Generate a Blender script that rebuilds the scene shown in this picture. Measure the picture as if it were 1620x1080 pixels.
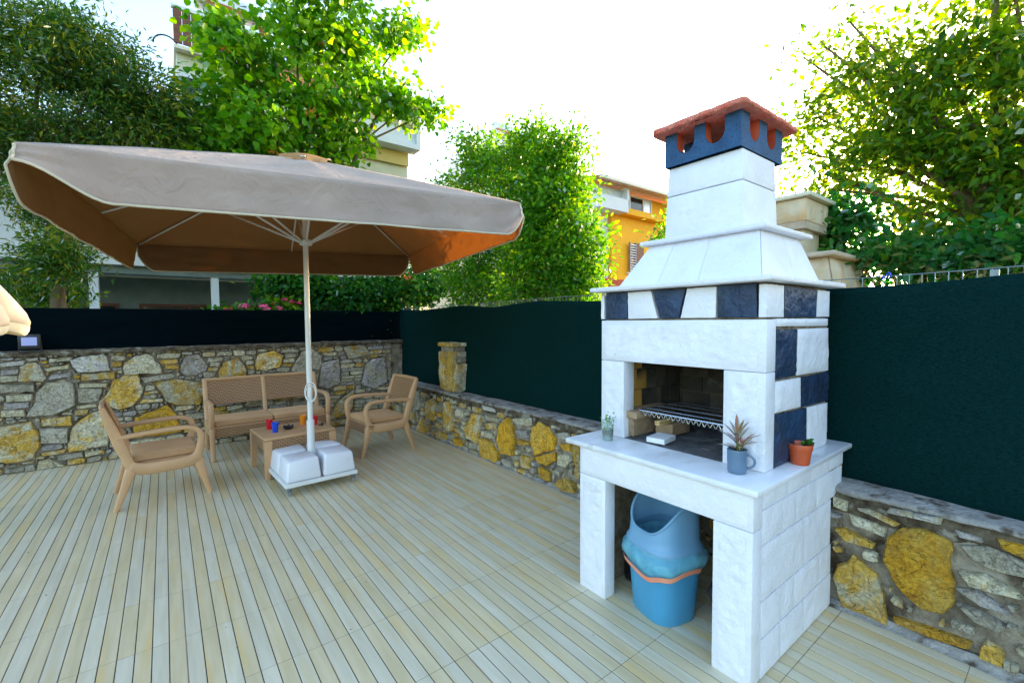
import bpy, bmesh, math, random
import numpy as np
from mathutils import Matrix, Vector, noise as mnoise

for _o in list(bpy.data.objects):
    bpy.data.objects.remove(_o, do_unlink=True)
sc = bpy.context.scene
COL = sc.collection

# ------------------------------------------------------------------ camera
cam_d = bpy.data.cameras.new("camera")
cam_d.sensor_fit = 'HORIZONTAL'
cam_d.sensor_width = 36.0
cam_d.lens = 36.0 * 711.0 / 1620.0
cam_d.clip_start = 0.05
cam_d.clip_end = 2000.0
cam = bpy.data.objects.new("camera", cam_d)
COL.objects.link(cam)
_m = Matrix(((0.791173, 0.031789, -0.610766), (-0.611562, 0.031134, -0.790583), (-0.006116, 0.99901, 0.044074)))
cam.matrix_world = Matrix.Translation((0.0, 0.0, 1.6)) @ _m.to_4x4()
sc.camera = cam

# ------------------------------------------------------------------ sky and sun
SUN_DIR = Vector((0.9656, 0.1962, 0.1708)).normalized()      # towards the low sun behind the right-hand tree
SUN_EL = math.asin(SUN_DIR.z)
SUN_AZ = math.atan2(SUN_DIR.x, SUN_DIR.y)                    # clockwise from +Y
world = bpy.data.worlds.new("World")
sc.world = world
world.use_nodes = True
nt = world.node_tree
nt.nodes.clear()
sky = nt.nodes.new("ShaderNodeTexSky")
sky.sky_type = 'NISHITA'
sky.sun_disc = False
sky.sun_elevation = SUN_EL
sky.sun_rotation = SUN_AZ
sky.air_density = 1.0
sky.dust_density = 2.6
sky.ozone_density = 1.4
bg = nt.nodes.new("ShaderNodeBackground")
bg.inputs['Strength'].default_value = 0.15
out = nt.nodes.new("ShaderNodeOutputWorld")
nt.links.new(sky.outputs[0], bg.inputs['Color'])
nt.links.new(bg.outputs[0], out.inputs['Surface'])

sun_d = bpy.data.lights.new("sun", 'SUN')
sun_d.energy = 2.6
sun_d.angle = math.radians(0.6)
sun_d.color = (1.0, 0.78, 0.45)
sun = bpy.data.objects.new("sun", sun_d)
COL.objects.link(sun)
sun.rotation_euler = (-SUN_DIR).to_track_quat('-Z', 'Y').to_euler()
sun.location = SUN_DIR * 60

sc.view_settings.view_transform = 'Standard'
sc.view_settings.look = 'None'
sc.view_settings.gamma = 1.0
sc.view_settings.use_curve_mapping = False
sc.view_settings.exposure = 2.80
sc.render.engine = 'CYCLES'
sc.cycles.use_denoising = True
sc.cycles.max_bounces = 8
sc.cycles.diffuse_bounces = 4
sc.cycles.glossy_bounces = 3
sc.cycles.transmission_bounces = 6
sc.cycles.transparent_max_bounces = 12
sc.cycles.sample_clamp_indirect = 8.0
sc.cycles.caustics_reflective = False
sc.cycles.caustics_refractive = False
# ---- measured layout (metres) ----
LOBES_T1 = [(-1.379, 9.9, 5.834, 0.956, 0.861, 60), (-0.705, 9.3, 5.421, 0.665, 0.522, 45), (-0.165, 9.3, 5.112, 0.599, 0.399, 36), (-1.361, 9.9, 4.478, 0.676, 0.386, 18), (-0.52, 9.3, 4.583, 0.777, 0.243, 26), (-1.219, 9.3, 3.281, 0.276, 0.322, 16), (-1.174, 9.0, 2.52, 0.224, 0.313, 20), (-1.71, 10.1, 4.033, 0.192, 0.961, 16), (-2.199, 9.8, 4.804, 0.881, 1.321, 60), (-1.542, 10.1, 2.223, 0.395, 0.099, 10), (0.227, 9.3, 4.871, 0.103, 0.258, 9)]
LOBES_T2 = [(0.914, 9.6, 6.791, 0.2, 0.412, 8), (0.74, 9.6, 5.596, 0.243, 0.265, 8), (1.435, 9.6, 6.256, 0.837, 0.662, 34), (2.325, 9.6, 7.27, 0.616, 0.616, 26), (3.305, 9.6, 7.257, 0.527, 0.474, 22), (4.143, 9.6, 7.823, 0.415, 0.222, 12), (4.676, 9.6, 8.325, 0.114, 0.114, 4), (2.649, 9.6, 6.038, 0.976, 0.634, 38), (1.717, 9.6, 5.128, 1.038, 0.382, 34), (0.762, 9.6, 4.787, 0.635, 0.223, 18), (3.834, 9.6, 6.58, 0.437, 0.191, 12), (4.413, 9.6, 6.38, 0.453, 0.113, 9), (5.108, 9.6, 6.516, 0.118, 0.118, 5), (2.874, 9.6, 5.155, 0.284, 0.258, 10), (2.232, 9.6, 8.063, 1.122, 0.39, 24), (3.267, 9.6, 5.504, 0.106, 0.159, 5)]
LOBES_T3 = [(6.3, 9.336, 5.238, 0.809, 0.841, 34), (6.3, 7.886, 5.205, 0.614, 0.544, 24), (6.3, 6.709, 4.806, 0.583, 0.558, 28), (6.3, 6.583, 3.904, 0.554, 0.655, 26), (6.3, 7.357, 3.996, 1.196, 0.928, 60), (6.3, 9.146, 3.283, 1.145, 0.836, 44), (6.3, 6.77, 2.926, 1.016, 0.694, 50), (6.3, 11.752, 2.692, 1.215, 0.589, 32), (6.3, 6.528, 4.386, 0.3, 0.375, 8), (6.3, 6.114, 2.909, 0.388, 0.473, 14), (6.3, 10.783, 5.191, 0.412, 0.584, 9), (6.3, 7.246, 5.516, 0.37, 0.159, 7), (6.3, 9.604, 6.133, 0.443, 0.221, 7), (6.1, 13.492, 2.561, 0.787, 0.565, 18), (6.3, 9.438, 2.454, 1.252, 0.507, 34), (6.3, 7.062, 2.304, 0.978, 0.397, 32), (6.3, 6.114, 2.305, 0.511, 0.365, 16), (6.3, 11.696, 4.684, 0.346, 0.437, 4)]
LOBES_T4 = [(5.8, 1.653, 4.229, 0.26, 0.26, 14), (5.8, 1.256, 3.813, 0.399, 0.337, 28), (5.8, 0.896, 3.899, 0.374, 0.432, 28), (5.8, 0.58, 3.976, 0.296, 0.46, 26), (5.8, 1.965, 3.852, 0.204, 0.134, 10), (5.8, 1.419, 3.341, 0.607, 0.252, 32), (5.8, 0.833, 3.135, 0.547, 0.343, 38), (5.8, 0.524, 3.312, 0.295, 0.568, 28), (5.8, 1.827, 3.022, 0.339, 0.201, 14), (5.8, 1.228, 2.697, 0.276, 0.119, 8), (5.8, 0.856, 2.39, 0.435, 0.171, 22), (5.8, 0.538, 2.505, 0.354, 0.298, 24), (5.8, 0.208, 3.151, 0.481, 0.942, 50), (5.8, 1.693, 4.767, 0.053, 0.053, 1), (5.8, 1.369, 4.414, 0.089, 0.089, 4), (5.8, 1.92, 4.616, 0.055, 0.055, 2), (5.8, 0.522, 4.524, 0.56, 0.237, 24), (5.8, 2.116, 3.516, 0.101, 0.101, 5), (5.8, 2.104, 4.565, 0.057, 0.057, 1)]
LOBES_HEDGE = [(5.0, 1.617, 2.389, 0.314, 0.133, 14), (5.0, 1.395, 2.527, 0.185, 0.127, 9), (5.0, 1.049, 2.142, 0.445, 0.109, 20), (5.0, 0.659, 2.046, 0.41, 0.1, 20), (5.0, 0.36, 2.084, 0.289, 0.126, 18), (5.0, 1.726, 2.497, 0.135, 0.062, 7)]
LOBES_SIDE = [(5.7, 3.322, 2.68, 0.443, 0.443, 26), (5.7, 2.655, 2.66, 0.405, 0.405, 26), (5.7, 2.226, 2.666, 0.234, 0.307, 14)]
LOBES_VINE = [(2.743, 7.75, 2.06, 0.482, 0.35, 30), (3.261, 7.75, 2.144, 0.364, 0.296, 20), (2.147, 8.25, 2.154, 0.461, 0.351, 24), (2.844, 7.6, 1.545, 0.131, 0.087, 8), (1.659, 8.55, 2.262, 0.457, 0.24, 16), (3.903, 8.05, 2.268, 0.392, 0.221, 12)]
LOBES_SHRUB = [(-1.414, 10.4, 2.065, 0.279, 0.175, 14)]
BACK_STONES = [('cream', [(-1.242, 1.144), (-1.19, 1.192), (-1.125, 1.188), (-1.091, 1.134), (-1.054, 1.013), (-1.065, 0.972), (-1.258, 0.989)]), ('white', [(-0.849, 1.202), (-0.766, 1.236), (-0.571, 1.254), (-0.532, 1.208), (-0.52, 1.049), (-0.659, 1.051), (-0.794, 1.053), (-0.831, 1.117)]), ('cream', [(-0.403, 1.129), (-0.284, 1.211), (-0.182, 1.235), (-0.119, 1.186), (-0.039, 1.047), (-0.041, 0.989), (-0.389, 0.999)]), ('lav', [(0.143, 1.069), (0.202, 1.177), (0.329, 1.205), (0.432, 1.05), (0.409, 0.99), (0.307, 0.937), (0.194, 0.937), (0.141, 0.992)]), ('grey', [(-1.055, 0.968), (-0.992, 0.963), (-0.906, 0.981), (-0.838, 0.919), (-0.82, 0.794), (-0.829, 0.687), (-0.93, 0.623), (-1.006, 0.587), (-1.217, 0.601), (-1.157, 0.726), (-1.137, 0.842)]), ('ochre', [(-0.5, 0.936), (-0.389, 0.991), (-0.266, 0.989), (-0.227, 0.83), (-0.235, 0.765), (-0.328, 0.611), (-0.464, 0.587), (-0.637, 0.688), (-0.565, 0.767)]), ('olive', [(-0.13, 0.871), (0.083, 0.903), (0.332, 0.847), (0.417, 0.787), (0.338, 0.549), (0.087, 0.57), (-0.019, 0.642), (-0.068, 0.765)]), ('orange', [(-0.321, 0.463), (0.006, 0.588), (0.096, 0.423), (0.131, 0.229), (-0.316, 0.224), (-0.343, 0.352)]), ('ochre', [(-1.469, 0.521), (-1.305, 0.525), (-1.184, 0.545), (-1.133, 0.411), (-1.122, 0.274), (-1.179, 0.135), (-1.32, 0.111), (-1.473, 0.163)]), ('olive', [(-0.886, 0.341), (-0.837, 0.472), (-0.675, 0.59), (-0.583, 0.571), (-0.552, 0.447), (-0.573, 0.178), (-0.758, 0.164), (-0.914, 0.146)]), ('cream', [(-1.139, 0.098), (-1.055, 0.111), (-0.983, 0.051), (-0.925, -0.014), (-1.164, -0.017)]), ('cream', [(-0.565, 0.049), (-0.503, 0.134), (-0.48, 0.114), (-0.484, -0.015), (-0.573, -0.006)]), ('olive', [(0.54, 0.945), (0.603, 1.067), (0.773, 1.142), (0.856, 1.008), (0.868, 0.82), (0.548, 0.819)]), ('ochre', [(0.97, 1.059), (1.012, 1.173), (1.209, 1.208), (1.328, 1.128), (1.283, 0.98), (1.096, 0.933), (0.98, 0.956)]), ('grey', [(1.418, 0.91), (1.566, 1.177), (1.711, 1.217), (1.857, 1.1), (1.822, 0.913), (1.587, 0.867)]), ('lav', [(1.851, 0.991), (2.098, 1.048), (2.118, 0.686), (1.922, 0.59), (1.789, 0.645)]), ('lav', [(2.501, 0.921), (2.624, 1.019), (2.842, 1.037), (2.876, 0.62), (2.645, 0.534), (2.435, 0.629)]), ('olive', [(2.172, 1.232), (2.507, 1.249), (2.579, 1.081), (2.239, 1.04)]), ('olive', [(1.912, 0.134), (2.083, 0.4), (2.315, 0.551), (2.294, 0.258), (2.106, 0.136)]), ('white', [(-1.386, 1.19), (-1.209, 1.212), (-1.206, 1.164), (-1.388, 1.154)]), ('lav', [(-1.389, 1.119), (-1.253, 1.116), (-1.254, 1.073), (-1.391, 1.062)]), ('cream', [(-1.391, 1.052), (-1.26, 1.047), (-1.267, 0.99), (-1.394, 0.993)]), ('grey', [(-1.395, 0.962), (-1.144, 0.949), (-1.147, 0.865), (-1.398, 0.886)]), ('cream', [(-1.356, 0.851), (-1.158, 0.844), (-1.17, 0.772), (-1.358, 0.782)]), ('lav', [(-1.379, 0.76), (-1.191, 0.76), (-1.194, 0.694), (-1.381, 0.698)]), ('cream', [(-1.405, 0.691), (-1.224, 0.678), (-1.222, 0.609), (-1.408, 0.624)]), ('cream', [(-1.06, 1.11), (-0.868, 1.147), (-0.864, 1.104), (-1.041, 1.074)]), ('lav', [(-1.044, 0.99), (-1.011, 1.039), (-0.849, 1.06), (-0.851, 1.011)]), ('ochre', [(-0.761, 1.035), (-0.473, 1.026), (-0.481, 0.953), (-0.762, 0.958)]), ('cream', [(-0.788, 0.926), (-0.539, 0.907), (-0.55, 0.861), (-0.789, 0.876)]), ('ochre', [(-1.107, 0.556), (-0.861, 0.568), (-0.871, 0.454), (-1.104, 0.481)]), ('grey', [(-1.126, 0.462), (-0.888, 0.433), (-0.91, 0.268), (-1.122, 0.289)]), ('cream', [(-1.025, 1.219), (-0.832, 1.232), (-0.855, 1.187), (-1.021, 1.182)]), ('ochre', [(-1.125, 0.185), (-0.913, 0.192), (-0.936, 0.15), (-1.116, 0.153)]), ('grey', [(-0.242, 0.947), (0.086, 0.979), (0.084, 0.92), (-0.206, 0.886)]), ('grey', [(-0.806, 0.87), (-0.597, 0.857), (-0.625, 0.71), (-0.807, 0.7)])]
RIGHT_STONES = [('ochre', [(5.856, 0.277), (5.751, 0.475), (5.607, 0.539), (5.516, 0.463), (5.592, 0.23), (5.808, 0.216)]), ('ochre', [(5.292, 0.538), (5.186, 0.563), (5.085, 0.463), (5.03, 0.203), (5.154, 0.158), (5.258, 0.202)]), ('olive', [(4.72, 0.261), (4.607, 0.487), (4.416, 0.489), (4.401, 0.359), (4.473, 0.155), (4.685, 0.169)]), ('orange', [(4.421, 0.223), (4.271, 0.244), (4.084, 0.147), (4.039, 0.067), (4.086, -0.007), (4.374, -0.013)]), ('orange', [(4.052, 0.28), (3.99, 0.47), (3.858, 0.563), (3.789, 0.471), (3.749, 0.359), (3.764, 0.168), (3.994, 0.132)]), ('orange', [(3.474, 0.366), (3.448, 0.534), (3.35, 0.599), (3.21, 0.577), (3.121, 0.471), (3.122, 0.372), (3.425, 0.247)]), ('orange', [(3.4, 0.233), (3.122, 0.349), (3.111, 0.275), (3.235, 0.182), (3.328, 0.19)]), ('cream', [(3.089, 0.326), (2.951, 0.366), (2.91, 0.309), (2.972, 0.234), (3.089, 0.234)]), ('ochre', [(3.145, 0.035), (2.972, 0.159), (2.869, 0.113), (2.849, 0.046), (3.014, 0.012)]), ('ochre', [(2.859, 0.467), (2.761, 0.488), (2.761, 0.159), (2.849, 0.178)]), ('ochre', [(5.481, 0.118), (5.325, 0.126), (5.219, 0.061), (5.242, -0.008), (5.484, -0.015)]), ('orange', [(5.032, 0.099), (4.874, 0.111), (4.82, -0.009), (5.035, -0.016)]), ('ochre', [(5.984, 0.21), (5.884, 0.18), (5.779, 0.062), (5.816, -0.014), (6.07, -0.017)]), ('grey', [(6.182, 0.558), (6.049, 0.597), (6.001, 0.487), (5.98, 0.327), (6.166, 0.275)]), ('lav', [(3.734, 0.447), (3.549, 0.474), (3.511, 0.408), (3.681, 0.373)]), ('cream', [(3.774, 0.559), (3.472, 0.618), (3.46, 0.54), (3.706, 0.512)]), ('ochre', [(4.318, 0.412), (4.111, 0.458), (4.096, 0.388), (4.27, 0.346)]), ('cream', [(4.385, 0.324), (4.159, 0.322), (4.175, 0.264), (4.386, 0.258)]), ('orange', [(3.056, 0.439), (2.91, 0.471), (2.889, 0.409), (2.992, 0.393)]), ('cream', [(4.316, 0.509), (4.079, 0.522), (4.019, 0.482), (4.268, 0.463)]), ('orange', [(3.708, 0.351), (3.499, 0.369), (3.499, 0.336), (3.681, 0.297)]), ('white', [(4.364, 0.619), (4.108, 0.615), (4.094, 0.577), (4.348, 0.575)]), ('lav', [(3.088, 0.539), (2.93, 0.577), (2.93, 0.503), (3.077, 0.495)]), ('orange', [(0.628, 0.471), (0.562, 0.545), (0.483, 0.569), (0.382, 0.555), (0.375, 0.456), (0.366, 0.235), (0.405, 0.183), (0.473, 0.158), (0.521, 0.188), (0.589, 0.265), (0.625, 0.349)]), ('ochre', [(0.835, 0.236), (0.76, 0.315), (0.667, 0.263), (0.629, 0.167), (0.608, 0.02), (0.697, 0.019), (0.811, 0.013), (0.858, 0.153)]), ('cream', [(0.788, 0.544), (0.625, 0.522), (0.628, 0.465), (0.773, 0.485)]), ('ochre', [(0.854, 0.432), (0.811, 0.454), (0.675, 0.413), (0.687, 0.385), (0.799, 0.376)]), ('olive', [(0.747, 0.587), (0.702, 0.602), (0.571, 0.558), (0.587, 0.547)]), ('white', [(0.615, 0.631), (0.417, 0.645), (0.42, 0.613), (0.516, 0.61), (0.631, 0.603)]), ('grey', [(0.356, 0.535), (0.268, 0.57), (0.129, 0.533), (0.121, 0.476), (0.239, 0.456), (0.313, 0.482)]), ('cream', [(0.353, 0.404), (0.264, 0.434), (0.168, 0.402), (0.149, 0.383), (0.23, 0.372), (0.316, 0.365)]), ('lav', [(0.361, 0.319), (0.289, 0.354), (0.196, 0.302), (0.183, 0.28), (0.273, 0.282)]), ('grey', [(0.356, 0.26), (0.279, 0.259), (0.194, 0.226), (0.212, 0.197), (0.291, 0.203)]), ('orange', [(0.592, 0.068), (0.471, 0.084), (0.302, 0.096), (0.315, 0.058), (0.47, 0.042), (0.587, 0.037)]), ('olive', [(0.275, 0.102), (0.256, 0.133), (0.203, 0.105), (0.195, 0.042), (0.28, 0.039)]), ('orange', [(0.237, 0.616), (0.126, 0.617), (0.112, 0.549), (0.223, 0.578)]), ('lav', [(0.368, 0.601), (0.282, 0.603), (0.282, 0.584), (0.361, 0.578)]), ('cream', [(0.199, 0.069), (0.146, 0.073), (0.151, 0.036), (0.201, 0.038)]), ('cream', [(0.858, 0.616), (0.785, 0.61), (0.793, 0.554), (0.862, 0.561)])]

# ------------------------------------------------------------------ helpers
def world_off(o):
    v = Vector((0, 0, 0))
    while o is not None:
        v += o.location
        o = o.parent
    return v

def tag(o, label=None, cat=None, group=None, kind=None):
    if label: o['label'] = label
    if cat: o['category'] = cat
    if group: o['group'] = group
    if kind: o['kind'] = kind
    return o

def empty(name, loc, label=None, cat=None, group=None):
    o = bpy.data.objects.new(name, None)
    o.empty_display_size = 0.1
    o.location = loc
    COL.objects.link(o)
    return tag(o, label, cat, group)

def link(name, me, mat, parent=None, loc=(0, 0, 0)):
    o = bpy.data.objects.new(name, me)
    COL.objects.link(o)
    if parent is not None: o.parent = parent
    o.location = loc
    if mat is not None and len(me.materials) == 0: me.materials.append(mat)
    return o

class MB:
    """collects polygons; build() links them as one mesh object"""
    def __init__(s): s.v = []; s.f = []
    def add(s, vs, fs):
        b = len(s.v)
        s.v.extend([tuple(p) for p in vs])
        s.f.extend([tuple(i + b for i in f) for f in fs])
        return s
    def box(s, x0, x1, y0, y1, z0, z1):
        return s.add([(x0,y0,z0),(x1,y0,z0),(x1,y1,z0),(x0,y1,z0),(x0,y0,z1),(x1,y0,z1),(x1,y1,z1),(x0,y1,z1)],
                     [(0,3,2,1),(4,5,6,7),(0,1,5,4),(1,2,6,5),(2,3,7,6),(3,0,4,7)])
    def cbox(s, x0, x1, y0, y1, z0, z1, b=0.005, seg=2):
        bm = bmesh.new()
        bmesh.ops.create_cube(bm, size=1.0)
        for v in bm.verts:
            v.co = Vector(((x0+x1)/2 + v.co.x*(x1-x0), (y0+y1)/2 + v.co.y*(y1-y0), (z0+z1)/2 + v.co.z*(z1-z0)))
        b = min(b, 0.45*min(abs(x1-x0), abs(y1-y0), abs(z1-z0)))
        bmesh.ops.bevel(bm, geom=bm.edges[:], offset=b, segments=seg, profile=0.5, affect='EDGES')
        bm.verts.index_update()
        s.add([v.co[:] for v in bm.verts], [[v.index for v in f.verts] for f in bm.faces])
        bm.free()
        return s
    def hexa(s, lo, hi):
        """lo, hi: four corners each (counter-clockwise from above)"""
        return s.add(list(lo)+list(hi), [(0,3,2,1),(4,5,6,7),(0,1,5,4),(1,2,6,5),(2,3,7,6),(3,0,4,7)])
    def tube(s, pts, r, n=8, cap=True):
        pts = [Vector(p) for p in pts]
        rs = r if isinstance(r, (list, tuple)) else [r]*len(pts)
        vs = []; ref = None
        for i, p in enumerate(pts):
            t = (pts[min(i+1, len(pts)-1)] - pts[max(i-1, 0)])
            if t.length < 1e-9: t = Vector((0,0,1))
            t.normalize()
            if ref is None: ref = Vector((1,0,0)) if abs(t.x) < 0.8 else Vector((0,1,0))
            a = (ref - t*ref.dot(t)).normalized(); b = t.cross(a); ref = a
            for k in range(n):
                an = 2*math.pi*k/n
                vs.append(p + (a*math.cos(an) + b*math.sin(an))*rs[i])
        fs = []
        for i in range(len(pts)-1):
            for k in range(n):
                k2 = (k+1) % n
                fs.append((i*n+k, i*n+k2, (i+1)*n+k2, (i+1)*n+k))
        if cap:
            fs.append(tuple(range(n-1, -1, -1))); m = (len(pts)-1)*n
            fs.append(tuple(m+k for k in range(n)))
        return s.add(vs, fs)
    def ring(s, pts, r, n=6):
        """closed tube"""
        pts = [Vector(p) for p in pts]; m = len(pts); vs = []; ref = None
        nrm = Vector((0,0,0))
        c = sum(pts, Vector((0,0,0)))/m
        for i in range(m): nrm += (pts[i]-c).cross(pts[(i+1) % m]-c)
        nrm.normalize()
        for i, p in enumerate(pts):
            t = (pts[(i+1) % m]-pts[i-1]).normalized()
            b = (nrm - t*nrm.dot(t)).normalized(); a = t.cross(b)
            for k in range(n):
                an = 2*math.pi*k/n
                vs.append(p + (a*math.cos(an)+b*math.sin(an))*r)
        fs = [(i*n+k, i*n+(k+1) % n, ((i+1) % m)*n+(k+1) % n, ((i+1) % m)*n+k) for i in range(m) for k in range(n)]
        return s.add(vs, fs)
    def lathe(s, prof, c=(0,0,0), n=24, cap_bottom=True, cap_top=False):
        vs = []; fs = []
        for (r, z) in prof:
            for k in range(n):
                an = 2*math.pi*k/n
                vs.append((c[0]+r*math.cos(an), c[1]+r*math.sin(an), c[2]+z))
        for i in range(len(prof)-1):
            for k in range(n):
                k2 = (k+1) % n
                fs.append((i*n+k, i*n+k2, (i+1)*n+k2, (i+1)*n+k))
        if cap_bottom: fs.append(tuple(range(n-1, -1, -1)))
        if cap_top: fs.append(tuple((len(prof)-1)*n+k for k in range(n)))
        return s.add(vs, fs)
    def grid(s, P, flip=False, close_u=False):
        """P[i][j] -> points"""
        a = len(P); b = len(P[0]); vs = [p for row in P for p in row]; fs = []
        for i in range(a if close_u else a-1):
            i2 = (i+1) % a
            for j in range(b-1):
                q = (i*b+j, i2*b+j, i2*b+j+1, i*b+j+1)
                fs.append(q[::-1] if flip else q)
        return s.add(vs, fs)
    def sweep(s, path, w, t, side=(0,1,0), cap=True, closed=False):
        """rectangular chamfered section along a path lying in a plane with normal `side`; w across the plane, t in the plane"""
        path = [Vector(p) for p in path]; sd = Vector(side).normalized(); m = len(path); n = 8; vs = []
        ws = w if isinstance(w, (list,tuple)) else [w]*m
        ts = t if isinstance(t, (list,tuple)) else [t]*m
        for i, p in enumerate(path):
            if closed: tg = path[(i+1) % m]-path[i-1]
            else: tg = path[min(i+1, m-1)]-path[max(i-1, 0)]
            tg.normalize(); nn = sd.cross(tg).normalized()
            hw = ws[i]/2; ht = ts[i]/2; c = min(hw, ht)*0.35
            for (a, b) in ((-hw+c,-ht),(hw-c,-ht),(hw,-ht+c),(hw,ht-c),(hw-c,ht),(-hw+c,ht),(-hw,ht-c),(-hw,-ht+c)):
                vs.append(p + sd*a + nn*b)
        fs = []
        for i in range(m if closed else m-1):
            i2 = (i+1) % m
            for k in range(n):
                k2 = (k+1) % n
                fs.append((i*n+k, i2*n+k, i2*n+k2, i*n+k2))
        if cap and not closed:
            fs.append(tuple(range(n))); fs.append(tuple((m-1)*n+k for k in range(n-1, -1, -1)))
        return s.add(vs, fs)
    def mesh(s, name, off=Vector((0,0,0)), smooth=False):
        me = bpy.data.meshes.new(name)
        me.from_pydata([(p[0]-off.x, p[1]-off.y, p[2]-off.z) for p in s.v], [], s.f)
        me.update()
        if smooth:
            try: me.shade_smooth()
            except Exception: pass
        return me
    def build(s, name, mat, parent=None, smooth=False, angle=None):
        me = s.mesh(name, world_off(parent) if parent is not None else Vector((0,0,0)), smooth)
        if angle is not None:
            me.shade_smooth()
            me.set_sharp_from_angle(angle=math.radians(angle))
        return link(name, me, mat, parent)
    def own(s, name, mat, parent=None, smooth=False, angle=None):
        """like build, but the object's origin is the middle of its own geometry"""
        a = np.array(s.v); c = Vector((a.max(0)+a.min(0))/2)
        me = s.mesh(name, c, smooth)
        if angle is not None:
            me.shade_smooth(); me.set_sharp_from_angle(angle=math.radians(angle))
        return link(name, me, mat, parent, c - (world_off(parent) if parent is not None else Vector((0,0,0))))

def nz(x, y, z=0.0, sc_=1.0):
    return mnoise.noise(Vector((x*sc_, y*sc_, z*sc_)))

# ------------------------------------------------------------------ materials
MATS = {}
def _n(t, kind, **kw):
    n = t.nodes.new(kind)
    for k, v in kw.items(): setattr(n, k, v)
    return n

def pmat(name, c1, c2=None, scale=6.0, lo=0.35, hi=0.65, rough=0.6, bump=0.0, bscale=60.0, metallic=0.0, spec=0.5,
         stretch=(1,1,1), orand=0.0, c3=None, s3=25.0, t3=(0.6,0.75), bdist=0.01, coat=0.0, rvar=0.0, detail=5.0, place=False):
    """Principled with noise-blended colours (c1/c2, stains c3), per-object value change, fine relief"""
    m = bpy.data.materials.new(name); m.use_nodes = True; t = m.node_tree; t.nodes.clear()
    o = _n(t, 'ShaderNodeOutputMaterial'); p = _n(t, 'ShaderNodeBsdfPrincipled')
    t.links.new(p.outputs[0], o.inputs[0])
    p.inputs['Roughness'].default_value = rough; p.inputs['Metallic'].default_value = metallic
    p.inputs['Specular IOR Level'].default_value = spec
    if coat: p.inputs['Coat Weight'].default_value = coat; p.inputs['Coat Roughness'].default_value = 0.15
    tc = _n(t, 'ShaderNodeTexCoord'); mp = _n(t, 'ShaderNodeMapping'); mp.inputs['Scale'].default_value = stretch
    oi = _n(t, 'ShaderNodeObjectInfo')
    ml = _n(t, 'ShaderNodeMath', operation='MULTIPLY'); ml.inputs[1].default_value = 37.0
    t.links.new(oi.outputs['Random'], ml.inputs[0])
    if place:                                    # one run of grain and staining across neighbouring pieces
        ge = _n(t, 'ShaderNodeNewGeometry'); t.links.new(ge.outputs['Position'], mp.inputs['Vector'])
    else:
        t.links.new(tc.outputs['Object'], mp.inputs['Vector']); t.links.new(ml.outputs[0], mp.inputs['Location'])
    col = None
    if c2 is None: c2 = c1
    ns = _n(t, 'ShaderNodeTexNoise'); ns.inputs['Scale'].default_value = scale; ns.inputs['Detail'].default_value = detail
    t.links.new(mp.outputs[0], ns.inputs['Vector'])
    rp = _n(t, 'ShaderNodeValToRGB'); e = rp.color_ramp.elements
    e[0].position = lo; e[0].color = (*c1, 1); e[1].position = hi; e[1].color = (*c2, 1)
    t.links.new(ns.outputs['Fac'], rp.inputs[0]); col = rp.outputs[0]
    if c3 is not None:
        n3 = _n(t, 'ShaderNodeTexNoise'); n3.inputs['Scale'].default_value = s3; n3.inputs['Detail'].default_value = 6
        t.links.new(mp.outputs[0], n3.inputs['Vector'])
        r3 = _n(t, 'ShaderNodeMapRange'); r3.inputs[1].default_value = t3[0]; r3.inputs[2].default_value = t3[1]
        t.links.new(n3.outputs['Fac'], r3.inputs[0])
        mx = _n(t, 'ShaderNodeMix', data_type='RGBA'); t.links.new(r3.outputs[0], mx.inputs['Factor'])
        t.links.new(col, mx.inputs['A']); mx.inputs['B'].default_value = (*c3, 1); col = mx.outputs['Result']
    if orand:
        hs = _n(t, 'ShaderNodeHueSaturation')
        r4 = _n(t, 'ShaderNodeMapRange'); r4.inputs[3].default_value = 1-orand; r4.inputs[4].default_value = 1+orand
        t.links.new(oi.outputs['Random'], r4.inputs[0]); t.links.new(r4.outputs[0], hs.inputs['Value'])
        t.links.new(col, hs.inputs['Color']); col = hs.outputs[0]
    t.links.new(col, p.inputs['Base Color'])
    if rvar:
        r5 = _n(t, 'ShaderNodeMapRange'); r5.inputs[3].default_value = rough-rvar; r5.inputs[4].default_value = rough+rvar
        t.links.new(ns.outputs['Fac'], r5.inputs[0]); t.links.new(r5.outputs[0], p.inputs['Roughness'])
    if bump:
        nb = _n(t, 'ShaderNodeTexNoise'); nb.inputs['Scale'].default_value = bscale; nb.inputs['Detail'].default_value = 6
        t.links.new(mp.outputs[0], nb.inputs['Vector'])
        bp = _n(t, 'ShaderNodeBump'); bp.inputs['Strength'].default_value = bump; bp.inputs['Distance'].default_value = bdist
        t.links.new(nb.outputs['Fac'], bp.inputs['Height']); t.links.new(bp.outputs[0], p.inputs['Normal'])
    MATS[name] = m
    return m

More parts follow.
